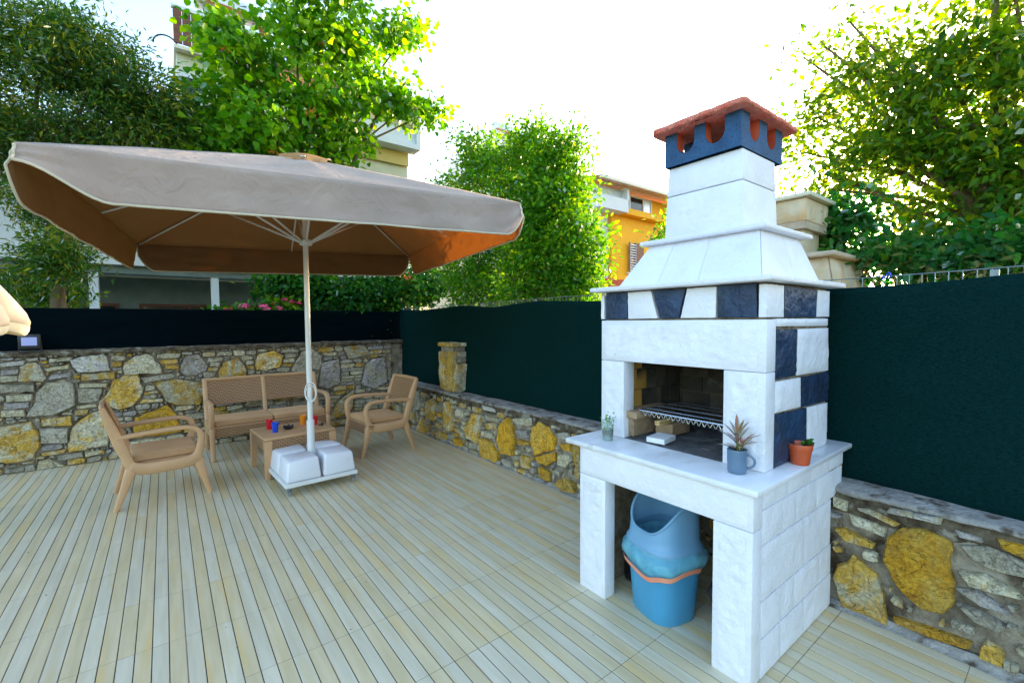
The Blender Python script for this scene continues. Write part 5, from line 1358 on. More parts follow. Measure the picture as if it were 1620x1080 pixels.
for sx in (-1, 1):
    for sy in (-1, 1):
        cx, cy = sx*0.165, sy*0.165
        mb = MB().cbox(cx-0.156, cx+0.156, cy-0.156, cy+0.156, 0.120, 0.325, 0.022, 3)
        def shp(p):
            x, y, z = p; t = max(0.0, (z-0.12)/0.215); k = 1-0.15*t**1.6
            xx, yy = cx+(x-cx)*k, cy+(y-cy)*k
            r = math.hypot(xx, yy)
            if r < 0.085: f = (0.085/max(r, 1e-3)); xx, yy = xx+(xx*f-xx)*0.7, yy+(yy*f-yy)*0.7
            return (xx, yy, z-0.016*max(0, ((x-cx)*sx+(y-cy)*sy)/0.3)*t+0.004*nz(x*6, y*6, z*6))
        mb.v = [shp(p) for p in mb.v]
        mb.build('weight', M['weight_white'], ub, angle=60)
        wx, wy = sx*0.295, sy*0.310
        cs = MB().cbox(wx-0.022, wx+0.022, wy-0.022, wy+0.022, 0.072, 0.081, 0.002).cbox(wx-0.017, wx-0.012, wy-0.014, wy+0.022, 0.020, 0.072, 0.001).cbox(wx+0.012, wx+0.017, wy-0.014, wy+0.022, 0.020, 0.072, 0.001)
        co = cs.build('castor', M['galvanised'], ub)
        wh = MB()
        P = [[(wx+dx, wy+0.004+rr*math.cos(a), 0.0265+rr*math.sin(a)) for dx, rr in ((-0.010,0.004),(-0.010,0.022),(-0.007,0.026),(0.007,0.026),(0.010,0.022),(0.010,0.004))] for a in [2*math.pi*k/20 for k in range(20)]]
        wh.grid(P, close_u=True).build('wheel', M['rubber'], co, angle=50)
ub.location = (1.145, 4.815, 0.0015); ub.rotation_euler = (0, 0, math.radians(3))

# ------------------------------------------------------------------ open parasol
PX, PY = 1.138, 4.817
um = empty('parasol', (PX, PY, 0.12), 'large open square taupe parasol on a white pole', 'parasol')
S2 = 1.55; TH = -0.122; CT, ST = math.cos(TH), math.sin(TH)
def cw(a, b, h):
    u, v = a*S2, b*S2
    return (PX+u*CT-v*ST, PY+u*ST+v*CT, 2.560+0.027*u-0.021*v+h)
RISE = 0.665
def can_h(a, b):
    m = max(abs(a), abs(b)); n_ = min(abs(a), abs(b))
    return RISE*max(0.0, 1-m)**0.97 - 0.035*math.sin(math.pi*m)*(1-abs(2*(n_/max(m, 1e-6))-1)) if m > 1e-6 else RISE
SIDES = [((-1,-1),(1,-1)), ((1,-1),(1,1)), ((1,1),(-1,1)), ((-1,1),(-1,-1))]
for si, (p, q) in enumerate(SIDES):
    P = []
    for i in range(25):
        s = i/24; row = []
        for j in range(21):
            t = 0.10+0.90*j/20
            a = (p[0]+(q[0]-p[0])*s)*t; b = (p[1]+(q[1]-p[1])*s)*t
            w = 0.006*nz(a*5, b*5, 3.0)*math.sin(math.pi*j/20)
            row.append(cw(a, b, can_h(a, b)+w))
        P.append(row)
    o = MB().grid(P, flip=True).build('canopy_panel', M['canopy'], um, smooth=True)
    o.data.materials.append(M['canopy_lining']); sm_ = o.modifiers.new('lining', 'SOLIDIFY'); sm_.thickness = 0.002; sm_.offset = -1.0; sm_.material_offset = 1  # inner faces carry the underside shade as a darker colour
    # valance
    curl = {0: 0.075, 1: 0.02, 2: 0.0, 3: 0.03}[si]
    V = []; nx, ny = [(0,-1),(1,0),(0,1),(-1,0)][si]
    hem = []
    for i in range(81):
        s = i/80; a = p[0]+(q[0]-p[0])*s; b = p[1]+(q[1]-p[1])*s
        dcor = min(s, 1-s)*2*S2
        k = min(1, dcor/0.17); rnd = 1-(1-k)**2.2
        drop = 0.125+0.165*rnd
        if si == 0 and s < 0.5:                       # wind lifts the end of the front valance
            kk = min(1, dcor/0.40); drop = 0.10+0.19*kk*kk*(3-2*kk)
        row = []
        for j in range(13):
            t = j/12
            fl = t*t*(0.035+0.022*nz(s*9, si*3.0, 1.0)+0.05*curl*math.exp(-dcor*3)) + 0.016*math.sin(math.pi*t*0.9)*nz(s*16, t*3, si*5.0) + 0.010*t*nz(s*38, t*6, si*9.0)
            c = cw(a, b, -drop*t)
            ox, oy = nx*fl, ny*fl
            row.append((c[0]+ox*CT-oy*ST, c[1]+ox*ST+oy*CT, c[2]))
        V.append(row); hem.append(row[-1])
    vo = MB().grid(V, flip=True).build('valance', M['canopy'], um, smooth=True)
    vo.data.materials.append(M['canopy_lining']); sm_ = vo.modifiers.new('lining', 'SOLIDIFY'); sm_.thickness = 0.002; sm_.offset = -1.0; sm_.material_offset = 1  # shade on the inward side painted in by the second material
    side0 = [V[0][j] for j in range(1, 13)]; side1 = [V[-1][j] for j in range(12, 0, -1)]
    MB().tube(side0+hem[1:-1]+side1, 0.0075, 6).build('binding', M['canopy_hem'], vo, smooth=True)
# vent cap, lifted and arched on its open sides
for si, (p, q) in enumerate(SIDES):
    P = []
    for i in range(13):
        s = i/12; row = []
        for j in range(9):
            t = 0.02+0.125*j/8
            a = (p[0]+(q[0]-p[0])*s)*t; b = (p[1]+(q[1]-p[1])*s)*t
            row.append(cw(a, b, RISE*(1-t)+0.030+(0.035 if si != 1 else 0.085)*(j/8)**2*math.sin(math.pi*s)-0.004))
        P.append(row)
    MB().grid(P, flip=True).build('vent_flap', M['canopy'], um, smooth=True)
apex = Vector(cw(0, 0, RISE+0.02))
MB().tube([(PX, PY, 0.125), (PX, PY, 0.62)], 0.036, 20).build('pole_sleeve', M['white_metal'], um, angle=50)
MB().tube([(PX, PY, 0.621), (PX-0.002, PY, 2.0), (PX-0.004, PY, apex.z)], 0.0255, 20).build('pole', M['white_metal'], um, angle=50)
hub = Vector((PX, PY, 2.385))
ho = MB().lathe([(0.028,-0.02),(0.055,-0.015),(0.062,0.0),(0.062,0.030),(0.045,0.040),(0.030,0.042)], tuple(hub), 20, cap_bottom=False).build('runner_hub', M['white_metal'], um, angle=50)
for k in range(8):
    a, b = [(-1,-1),(0,-1),(1,-1),(1,0),(1,1),(0,1),(-1,1),(-1,0)][k]
    top = Vector(cw(a*0.03, b*0.03, RISE-0.05)); end = Vector(cw(a*0.985, b*0.985, 0.006))
    mid = Vector(cw(a*0.52, b*0.52, can_h(a*0.52, b*0.52)-0.022))
    mids = [Vector(cw(a*f, b*f, can_h(a*f, b*f)-0.020)) for f in (0.2, 0.4, 0.6, 0.8)]
    MB().tube([top]+mids+[end+Vector((0, 0, -0.012))], 0.0095, 8).build('rafter', M['white_metal'], um, smooth=True)
    dv = (mid-hub); dv.z = 0; dv.normalize()
    MB().tube([hub+dv*0.055+Vector((0, 0, 0.014)), mid], 0.011, 8).build('strut', M['white_metal'], um, smooth=True)
# coil of white cord hung on the pole
cc = MB()
for k, (rr, ph, dz) in enumerate(((0.098,0.2,0.0),(0.085,0.5,-0.015),(0.093,-0.1,0.010))):
    cc.ring([(PX+0.60*rr*math.cos(a)*0.791, PY-0.035-0.004*k-0.60*rr*math.cos(a)*0.611, 0.905+dz+rr*math.sin(a)) for a in [2*math.pi*i/28 for i in range(28)]], 0.0042, 6)
tag(cc.own('cord', M['cable_white'], None, smooth=True), 'coil of white cord hanging on the parasol pole', 'cord')

# ------------------------------------------------------------------ half-folded cream parasol at the left edge
fc = Vector((-0.75, 2.567, 0.0))
fu = empty('parasol', fc, 'half-folded cream parasol drooping into the frame at the left edge', 'parasol')
MB().tube([fc+Vector((0, 0, 0.05)), fc+Vector((0, 0, 2.62))], 0.020, 16).build('pole', M['white_metal'], fu, smooth=True)
MB().lathe([(0.24,0.0),(0.25,0.02),(0.24,0.06),(0.06,0.09),(0.03,0.22),(0.021,0.23)], tuple(fc), 28).build('foot', M['weight_white'], fu, angle=45)
prof = [(2.58,0.03),(2.45,0.06),(2.30,0.085),(2.15,0.115),(2.02,0.150),(1.92,0.185),(1.84,0.222),(1.77,0.262),(1.70,0.310),(1.65,0.340),(1.61,0.352),(1.585,0.347)]
RT = math.atan2(-0.6116, 0.7912)
def lobe(a):
    return 0.60+0.40*abs(math.cos((a-RT)*2.5))**0.9
def frow(r, z, grow=0.0):
    row = []
    for k in range(100):
        a = 2*math.pi*k/100; q = lobe(a)
        m = 1-(1-q)*min(1, (2.6-z)/0.7)
        rr = r*m+grow
        sag = 0.030*(1-abs(math.cos((a-RT)*2.5)))*(1 if z < 1.65 else 0)
        row.append((fc.x+rr*math.cos(a), fc.y+rr*math.sin(a), z+sag+0.004*math.sin(a*9)))
    return row
R_ = [frow(r, z) for z, r in prof]
fo = MB().grid([[R_[i][k] for i in range(len(R_))] for k in range(100)], close_u=True, flip=True).build('canopy', M['cream_cloth'], fu, smooth=True)
sm_ = fo.modifiers.new('thickness', 'SOLIDIFY'); sm_.thickness = 0.002
Rh = [frow(0.347, 1.589, 0.002), frow(0.343, 1.574, 0.003), frow(0.336, 1.562, 0.003), frow(0.330, 1.556, 0.0)]
MB().grid([[Rh[i][k] for i in range(4)] for k in range(100)], close_u=True, flip=True).build('hem', M['canopy_hem'], fo, smooth=True)

# ------------------------------------------------------------------ floodlight on the back wall
fl = empty('floodlight', (-1.165, 7.06, 1.315), 'black solar floodlight with pale glass face on the stone wall top', 'floodlight')
MB().cbox(-1.250, -1.075, 7.035, 7.075, 1.335, 1.495, 0.008).build('housing', M['black_plastic'], fl, angle=50)
MB().cbox(-1.222, -1.103, 7.030, 7.0345, 1.372, 1.462, 0.002).build('glass', M['screen_glass'], fl)
for x in (-1.25, -1.08):
    MB().box(x, x+0.008, 7.045, 7.07, 1.30, 1.40).build('bracket', M['black_plastic'], fl)
MB().cbox(-1.250, -1.075, 7.04, 7.10, 1.298, 1.306, 0.002).build('foot_plate', M['black_plastic'], fl)

# ------------------------------------------------------------------ neighbours' houses
def part(root, name, mat, *b, **kw):
    mb = MB()
    for q in b: mb.box(*q)
    return mb.own(name, M[mat], root)

h1 = empty('house', (0.0, 14.0, 0.0), 'cream three-storey house with blue-white veranda posts behind the back wall', 'house')
HY = 12.6
part(h1, 'wall', 'house_cream', (0.40, 5.87, HY+0.05, 19.0, 3.07, 7.62))
part(h1, 'wall', 'house_cream', (-7.0, 0.399, HY+0.06, 19.0, 3.07, 5.7))
part(h1, 'wall', 'house_grey', (-7.0, 5.85, 15.2, 19.0, 0.0, 2.80))
part(h1, 'veranda_slab', 'house_white', (-7.0, 5.9, 12.30, 15.2, 2.82, 3.06))
part(h1, 'veranda_beam', 'house_grey', (-7.0, 5.9, 12.52, 12.70, 2.66, 2.815))
for x in (-5.3, -3.2, -1.12, 0.96, 3.05, 5.1):
    part(h1, 'post', 'house_white', (x-0.075, x+0.075, 12.52, 12.67, 0.0, 2.655))
part(h1, 'veranda_floor', 'house_grey', (-7.0, 5.9, 12.3, 15.19, 0.0, 0.35))
for (x0, x1) in ((-5.0,-3.4),(-2.9,-0.9),(-0.5,1.6),(2.0,3.9)):
    f = part(h1, 'veranda_window', 'brown_wood', (x0, x1, 15.12, 15.199, 0.9, 2.12))
    part(f, 'pane', 'dark_glass', (x0+0.07, (x0+x1)/2-0.03, 15.10, 15.118, 0.97, 2.05))
    part(f, 'pane', 'dark_glass', ((x0+x1)/2+0.03, x1-0.07, 15.10, 15.118, 0.97, 2.05))
part(h1, 'rain_pipe', 'gutter', (-1.02, -0.95, HY-0.03, HY+0.045, 3.07, 5.6))
dr = part(h1, 'balcony_door', 'rafter', (-1.62, -1.40, HY+0.0, HY+0.048, 3.07, 5.0))
part(h1, 'balcony_wall', 'house_white', (-7.0, -1.7, 12.31, 12.40, 3.061, 4.0))
# upper window
wf = part(h1, 'window', 'house_white', (0.42, 0.88, HY-0.02, HY+0.048, 6.36, 6.42), (0.42, 0.88, HY-0.02, HY+0.048, 7.10, 7.18), (0.42, 0.47, HY-0.02, HY+0.048, 6.421, 7.099), (0.80, 0.88, HY-0.02, HY+0.048, 6.421, 7.099))
part(wf, 'pane', 'dark_glass', (0.47, 0.80, HY+0.02, HY+0.04, 6.42, 7.10))
wf = part(h1, 'window', 'house_white', (1.9, 3.3, HY-0.02, HY+0.048, 4.3, 4.36), (1.9, 3.3, HY-0.02, HY+0.048, 5.5, 5.56), (1.9, 1.96, HY-0.02, HY+0.048, 4.361, 5.499), (3.24, 3.3, HY-0.02, HY+0.048, 4.361, 5.499))
part(wf, 'pane', 'dark_glass', (1.96, 3.24, HY+0.02, HY+0.04, 4.36, 5.5))
# framed balcony at the gable end
bal = part(h1, 'balcony', 'house_white', (4.35, 6.05, 12.12, 12.60, 6.58, 6.72), (5.93, 6.05, 12.12, 12.60, 6.721, 7.60), (4.35, 4.47, 12.12, 12.60, 6.721, 7.60), (4.471, 5.929, 12.20, 12.26, 6.721, 7.12))
part(bal, 'inner_panel', 'house_cream', (4.48, 5.92, 12.45, 12.58, 6.73, 7.5))
part(h1, 'wall_band', 'house_yellow', (3.9, 5.86, 12.54, 12.62, 6.20, 6.56))
rf = MB()
rf.hexa([(2.3,11.9,7.66),(6.45,11.9,7.66),(6.45,16.5,9.3),(2.3,16.5,9.3)], [(2.3,11.9,7.76),(6.45,11.9,7.76),(6.45,16.5,9.4),(2.3,16.5,9.4)])
rfo = rf.own('roof', M['rafter'], h1)
_tl = MB().hexa([(-0.17,-0.30,0.0),(0.17,-0.30,0.0),(0.17,0.30,0.214),(-0.17,0.30,0.214)], [(-0.17,-0.30,0.03),(0.17,-0.30,0.03),(0.17,0.30,0.232),(-0.17,0.30,0.232)]).mesh('roof_tile'); _tl.materials.append(M['slate_tile'])
for i in range(12):
    for j in range(6):
        link('roof_tile', _tl, None, rfo, Vector((2.50+i*0.345, 12.19+j*0.56, 7.775+j*0.56*0.3565))-world_off(rfo))
part(h1, 'roof_slab', 'gutter', (0.36, 2.29, 12.45, 19.0, 7.625, 7.70))
# brown boarded roof terrace screen
scr = empty('roof_screen', (1.2, 13.0, 7.78), 'brown boarded screen on the roof of the cream house', 'screen')
for k in range(11):
    MB().box(0.36+k*0.165, 0.36+k*0.165+0.155, 12.55, 12.60, 7.0 if False else 7.79, 8.52-0.012*k).own('board', M['brown_wood'], scr)
MB().box(0.33, 2.2, 12.535, 12.62, 8.525, 8.60).own('cap_rail', M['house_white'], scr)
def heater(x, y, z, ln, label, rot=0.0):
    r = empty('solar_water_heater', (x, y, z), label, 'water heater')
    MB().tube([(x-ln/2, y, z+0.62), (x-ln/2+0.03, y, z+0.62), (x+ln/2-0.03, y, z+0.62), (x+ln/2, y, z+0.62)], [0.20, 0.24, 0.24, 0.20], 20).build('tank', M['tank'], r, angle=50)
    for s in (-1, 1):
        MB().tube([(x+s*ln*0.35, y, z), (x+s*ln*0.35, y, z+0.42)], 0.03, 6).build('leg', M['galvanised'], r)
        MB().tube([(x+s*ln*0.35, y-0.9, z), (x+s*ln*0.35, y, z+0.42)], 0.03, 6).build('leg', M['galvanised'], r)
    MB().hexa([(x-ln/2, y-1.0, z+0.02), (x+ln/2, y-1.0, z+0.02), (x+ln/2, y-0.15, z+0.50), (x-ln/2, y-0.15, z+0.50)], [(x-ln/2, y-1.02, z+0.08), (x+ln/2, y-1.02, z+0.08), (x+ln/2, y-0.17, z+0.56), (x-ln/2, y-0.17, z+0.56)]).build('collector', M['rafter'], r)
    return r
heater(1.55, 13.6, 8.9, 1.5, 'pale solar water heater high above the brown roof screen')
heater(3.35, 13.9, 8.55, 1.2, 'pale solar water heater half hidden in the broad-leaved tree')
hp = MB().tube([(0.22+0.22*math.cos(a), 12.58, 7.66+0.22*math.sin(a)) for a in [math.pi*k/10 for k in range(11)]], 0.018, 6)
tag(hp.own('hose', M['black_plastic'], None, smooth=True), 'dark hose looping from the roof beside the brown screen', 'hose')

h2 = empty('house', (15.5, 14.0, 0.0), 'orange painted house with white balcony seen beside the barbecue chimney', 'house')
part(h2, 'wall', 'orange_paint', (13.42, 19.0, 11.2, 17.0, 0.0, 6.50))
part(h2, 'wall', 'house_white', (8.8, 13.41, 11.35, 17.0, 0.0, 5.55))
part(h2, 'balcony', 'house_white', (12.2, 13.80, 10.72, 11.34, 5.62, 6.08), (13.70, 13.82, 10.70, 11.19, 6.081, 6.52), (12.25, 13.69, 11.0, 11.30, 6.081, 6.48))
part(h2, 'sill_band', 'orange_paint', (13.83, 17.4, 10.86, 11.195, 5.62, 5.84))
wf = part(h2, 'window', 'house_white', (13.95, 15.80, 11.12, 11.195, 5.86, 5.92), (13.95, 15.80, 11.12, 11.195, 6.40, 6.46), (13.95, 14.01, 11.12, 11.195, 5.921, 6.399), (15.74, 15.80, 11.12, 11.195, 5.921, 6.399), (14.36, 14.44, 11.12, 11.195, 5.921, 6.399), (15.22, 15.30, 11.12, 11.195, 5.921, 6.399))
part(wf, 'pane', 'tank', (14.01, 14.36, 11.15, 11.17, 5.92, 6.40))
part(wf, 'pane', 'tank', (15.30, 15.74, 11.15, 11.17, 5.92, 6.40))
part(wf, 'pane', 'dark_glass', (14.44, 15.22, 11.15, 11.17, 5.92, 6.40))
rfm = MB().hexa([(12.0,10.55,6.52),(19.6,10.55,6.52),(19.6,17.2,8.2),(12.0,17.2,8.2)], [(12.0,10.55,6.60),(19.6,10.55,6.60),(19.6,17.2,8.28),(12.0,17.2,8.28)]).own('roof', M['rafter'], h2)
for k in range(26):
    part(rfm, 'roof_tile', 'gutter', (12.0+k*0.29, 12.27+k*0.29, 10.48, 10.98, 6.605, 6.655+0.01*(k % 2)))
part(h2, 'gutter', 'gutter', (12.0, 19.6, 10.42, 10.54, 6.52, 6.60))
lw = part(h2, 'window', 'brown_wood', (14.75, 15.3, 11.12, 11.195, 3.5, 4.65))
shf = part(h2, 'shutter', 'shutter', (14.33, 14.37, 11.05, 11.11, 3.5, 4.65), (14.70, 14.74, 11.05, 11.11, 3.5, 4.65))
for k in range(11):
    MB().hexa([(14.371, 11.05, 3.55+k*0.098), (14.699, 11.05, 3.55+k*0.098), (14.699, 11.11, 3.60+k*0.098), (14.371, 11.11, 3.60+k*0.098)], [(14.371, 11.05, 3.565+k*0.098), (14.699, 11.05, 3.565+k*0.098), (14.699, 11.11, 3.615+k*0.098), (14.371, 11.11, 3.615+k*0.098)]).own('slat', M['tank'], shf)
part(h2, 'sill', 'gutter', (14.28, 15.4, 11.0, 11.195, 3.42, 3.49))

sh = empty('outbuilding', (11.3, 9.6, 0.0), 'low outbuilding with red tiled roof beneath the orange house', 'outbuilding')
part(sh, 'wall', 'house_cream', (10.3, 13.2, 9.2, 10.6, 0.0, 2.52))
sr = MB().hexa([(10.1,9.0,2.5),(13.4,9.0,2.5),(13.4,10.8,2.5),(10.1,10.8,2.5)], [(10.8,9.8,3.0),(12.6,9.8,3.0),(12.6,10.0,3.0),(10.8,10.0,3.0)]).own('roof', M['roof_tile'], sh)
for j in range(5):
    for k in range(15-j):
        f = j/5
        part(sr, 'roof_tile', 'roof_tile', (10.12+0.7*f+k*0.215, 10.12+0.7*f+k*0.215+0.2, 9.0+0.8*f-0.02, 9.0+0.8*f+0.17, 2.515+0.5*f, 2.575+0.5*f))
h3 = empty('house', (11.4, 16.0, 0.0), 'white house mostly hidden behind the round bushy tree', 'house')
part(h3, 'wall', 'house_white', (10.3, 12.6, 14.2, 18.0, 0.0, 8.7))
part(h3, 'parapet', 'house_white', (10.25, 12.65, 14.1, 14.25, 8.705, 8.85))
for (x0, x1, z0, z1) in ((10.6,11.3,5.6,6.8),(11.6,12.3,5.6,6.8),(10.6,11.3,2.6,3.8)):
    w_ = part(h3, 'window', 'brown_wood', (x0, x1, 14.14, 14.199, z0, z1)); part(w_, 'pane', 'dark_glass', (x0+.06, x1-.06, 14.12, 14.138, z0+.06, z1-.06))
heater(11.1, 14.9, 8.72, 0.9, 'small solar water heater peeking above the round bushy tree')

# ------------------------------------------------------------------ neighbour's unpainted stone barbecue beyond the net
nb = empty('stone_barbecue', (4.45, 1.71, 0.0), 'unpainted beige stone barbecue chimney beyond the green net', 'barbecue')
def nblock(name, mat, quad, mapf, flip, seed, d=0.01, amp=0.006):
    return rough_block(name, M[mat], quad, mapf, flip, d=d, amp=amp, seed=seed, parent=nb)
MB().box(4.215, 4.70, 1.485, 1.945, 2.36, 2.610).build('chimney_core', M['beige_slab'], nb)
n1 = lambda u, v, d: (4.213-d, u, v); n2 = lambda u, v, d: (u, 1.483-d, v)
nblock('block', 'beige_stone', [(1.478,2.425),(1.74,2.425),(1.74,2.605),(1.478,2.605)], n1, True, 1)
nblock('block', 'beige_stone', [(1.75,2.425),(1.95,2.425),(1.95,2.605),(1.75,2.605)], n1, True, 2)
nblock('block', 'beige_stone', [(4.21,2.425),(4.60,2.425),(4.60,2.605),(4.21,2.605)], n2, False, 3)
nblock('block', 'beige_stone', [(4.61,2.425),(4.705,2.425),(4.705,2.605),(4.61,2.605)], n2, False, 4)
MB().box(4.26, 4.66, 1.53, 1.90, 2.13, 2.358).build('neck', M['beige_stone'], nb)
n3 = lambda u, v, d: (4.258-d, u, v); n4 = lambda u, v, d: (u, 1.528-d, v)
nblock('block', 'beige_stone', [(1.525,2.14),(1.70,2.14),(1.70,2.41),(1.525,2.41)], n3, True, 5)
nblock('block', 'beige_stone', [(4.255,2.14),(4.50,2.14),(4.50,2.41),(4.255,2.41)], n4, False, 6)
mb = MB().cbox(4.165, 4.755, 1.435, 1.995, 2.612, 2.645, 0.006)
mb.v = [(x, y, z) for x, y, z in mb.v]; mb.build('cap_slab', M['house_cream'], nb, angle=40)
mb = MB().cbox(3.99, 4.95, 1.205, 2.22, 2.085, 2.125, 0.012, 2)
mb.v = [(x+0.012*nz(y*12, z*9, 2), y+0.015*nz(x*12, z*9, 7), z+0.006*nz(x*9, y*9, 1)) for x, y, z in mb.v]
mb.build('ledge', M['beige_slab'], nb, angle=50)
nl = [(3.98,1.19,1.70),(4.97,1.19,1.70),(4.97,2.23,1.70),(3.98,2.23,1.70)]; nh = [(4.08,1.27,2.083),(4.87,1.27,2.083),(4.87,2.15,2.083),(4.08,2.15,2.083)]
MB().hexa(nl, nh).build('hood', M['beige_slab'], nb)
def nhood(a, b, c, d, sp, seed):
    a, b, c, d = map(Vector, (a, b, c, d)); nr = (b-a).cross(d-a).normalized()
    for k in range(len(sp)-1):
        q = [a.lerp(b, sp[k]+.006), a.lerp(b, sp[k+1]-.006), d.lerp(c, sp[k+1]-.006), d.lerp(c, sp[k]+.006)]
        P = [[(lambda p: p+nr*(0.012 if 0 < i < 5 and 0 < j < 5 else 0.002)+nr*0.006*nz(p.x*9, p.y*9, p.z*9+seed))(q[0].lerp(q[1], i/5).lerp(q[3].lerp(q[2], i/5), j/5)) for j in range(6)] for i in range(6)]
        MB().grid(P).own('hood_slab', M['beige_stone'], nb, angle=40)
nhood(nl[3], nl[0], nh[0], nh[3], [0, .35, .7, 1], 3); nhood(nl[0], nl[1], nh[1], nh[0], [0, .36, .68, 1], 8)
MB().box(4.0, 4.95, 1.21, 2.21, 0.0, 1.695).build('body', M['beige_stone'], nb)

# ------------------------------------------------------------------ trees
def tree(name, label, cat, base, fork, lobes, leaf, k, cr, L, W, seed, r0=0.09, twig=0.5, bark='bark', stems=None, dens=1.0, limb_r=0.35, **kw):
    root = empty(name, base, label, cat)
    rg = random.Random(seed)
    bv = Vector(base); fk = Vector(fork)
    tm = MB()
    pts = []
    for i in range(7):
        t = i/6
        p = bv.lerp(fk, t); p += Vector((0.06*nz(t*3, seed, 1), 0.06*nz(t*3, seed, 2), 0))*(1 if 0 < t < 1 else 0)
        pts.append(p)
    tm.tube(pts, [r0*(1.25-0.55*i/6) for i in range(7)], 10)
    if stems:
        for s in stems:
            tm.tube([Vector(q) for q in s], [r0*0.6*(1-0.5*i/(len(s)-1)) for i in range(len(s))], 8)
    tm.build('trunk', M[bark], root, smooth=True)
    br = MB(); C = []
    for li, (cx, cy, cz, rh, rz, n) in enumerate(lobes):
        c = Vector((cx, cy, cz)); n = max(1, int(n*dens))
        m1 = fk.lerp(c, 0.5)+Vector((rg.uniform(-.1, .1), rg.uniform(-.1, .1), rg.uniform(0.0, .25)))
        lr = r0*limb_r
        br.tube([fk-(fk-bv)*0.15, fk.lerp(m1, 0.5), m1, m1.lerp(c, 0.6), c], [lr*1.2, lr, lr*0.8, lr*0.55, lr*0.3], 6)
        for _ in range(n):
            v = Vector((rg.gauss(0, 1), rg.gauss(0, 1), rg.gauss(0, 1))).normalized()*(rg.random()**0.42)
            v *= 1.0+(0.45*rg.random() if rg.random() < 0.16 else 0.0)
            p = c+Vector((v.x*rh, v.y*rh, v.z*rz))
            C.append(p)
            if rg.random() < twig:
                md = c.lerp(p, 0.5)+Vector((0, 0, 0.05*rg.uniform(-1, 1)))
                e = p+(p-c)*0.08
                br.tube([c.lerp(p, 0.12), md, e], [lr*0.22+0.003, lr*0.14+0.002, 0.002], 4, cap=False)
    br.build('branches', M['twig'], root, smooth=True)
    leaf_cloud('crown', M[leaf], [p[:] for p in C], k, cr, L, W, root, seed, **kw)
    return root

tree('olive_leaved_tree', 'dark tree with narrow drooping leaves at the top left corner', 'tree', (-1.35, 9.9, -0.05), (-1.25, 9.8, 3.6), LOBES_T1, 'leaf_olive', 165, 0.17, 0.095, 0.025, 31, r0=0.10, follow=1.0, droop=0.05, up=0.3, tint_mu=0.50, tint_sd=0.35, lvar=0.35)
tree('broad_leaved_tree', 'bright green tree with round leaves and orange blossoms above the parasol', 'tree', (2.35, 9.75, -0.05), (2.30, 9.7, 4.2), LOBES_T2, 'leaf_broad', 40, 0.20, 0.125, 0.115, 32, r0=0.085, broad=True, droop=0.7, up=0.7, tint_mu=0.58, tint_sd=0.30,
     stems=[[(2.35,9.75,0.3),(2.1,9.7,2.5),(1.6,9.65,5.2),(1.2,9.6,6.4)], [(2.35,9.75,0.8),(2.55,9.7,4.0),(2.62,9.65,7.3)], [(2.4,9.75,1.2),(3.0,9.7,4.4),(4.0,9.65,6.5),(4.5,9.6,7.0)]])
tree('bushy_tree', 'round bushy tree with small leaves behind the green net', 'tree', (6.3, 7.25, -0.05), (6.3, 7.3, 2.6), LOBES_T3, 'leaf_bush', 120, 0.185, 0.108, 0.058, 33, dens=0.95, r0=0.07, tint_mu=0.46, tint_sd=0.34, up=0.5,
     stems=[[(6.3,7.25,0.2),(6.15,7.5,2.4),(6.2,8.0,4.4)], [(6.3,7.25,0.2),(6.4,7.0,2.4),(6.3,6.6,4.2)], [(6.3,7.2,0.5),(6.4,6.7,2.2),(6.3,6.0,3.4)]])
tree('spreading_tree', 'wide backlit tree hiding the low sun at the right edge', 'tree', (5.7, 0.15, -0.05), (5.8, 0.42, 2.3), LOBES_T4, 'leaf_right', 72, 0.135, 0.088, 0.040, 34, dens=0.66, r0=0.075, tint_mu=0.45, tint_sd=0.34, follow=0.5, up=0.4, droop=0.1, limb_r=0.42,
     stems=[[(5.75,0.3,1.5),(5.8,0.75,2.6),(5.8,1.05,3.3),(5.8,1.35,4.1)], [(5.75,0.25,1.5),(5.8,0.55,2.8),(5.8,0.6,3.8),(5.8,0.62,4.7)], [(5.75,0.3,1.7),(5.8,0.9,2.4),(5.8,1.4,2.9),(5.8,1.85,3.2)]])
tree('leafy_shrub', 'leafy shrub mostly hidden behind the white barbecue chimney', 'shrub', (5.7, 3.0, -0.05), (5.7, 3.0, 1.9), LOBES_SIDE, 'leaf_bush', 110, 0.15, 0.085, 0.042, 38, r0=0.045, tint_mu=0.55, tint_sd=0.34)
tree('hedge_shrub', 'dark glossy hedge along the far side of the right net', 'shrub', (5.0, 0.9, -0.05), (5.0, 0.95, 1.5), LOBES_HEDGE, 'leaf_hedge', 60, 0.12, 0.075, 0.045, 35, r0=0.04, broad=True, tint_mu=0.35, tint_sd=0.3)
tree('climbing_vine', 'dark leafy creeper spilling over the corner of the back net', 'shrub', (2.9, 7.8, -0.05), (2.85, 7.75, 1.6), LOBES_VINE, 'leaf_vine', 95, 0.13, 0.085, 0.062, 36, r0=0.035, broad=True, droop=0.5, tint_mu=0.38, tint_sd=0.34)
tree('yellow_green_shrub', 'small yellow-green shrub by the veranda at the left', 'shrub', (-1.42, 10.4, -0.05), (-1.42, 10.4, 1.5), LOBES_SHRUB, 'leaf_bright', 120, 0.12, 0.07, 0.045, 37, r0=0.03, tint_mu=0.4)

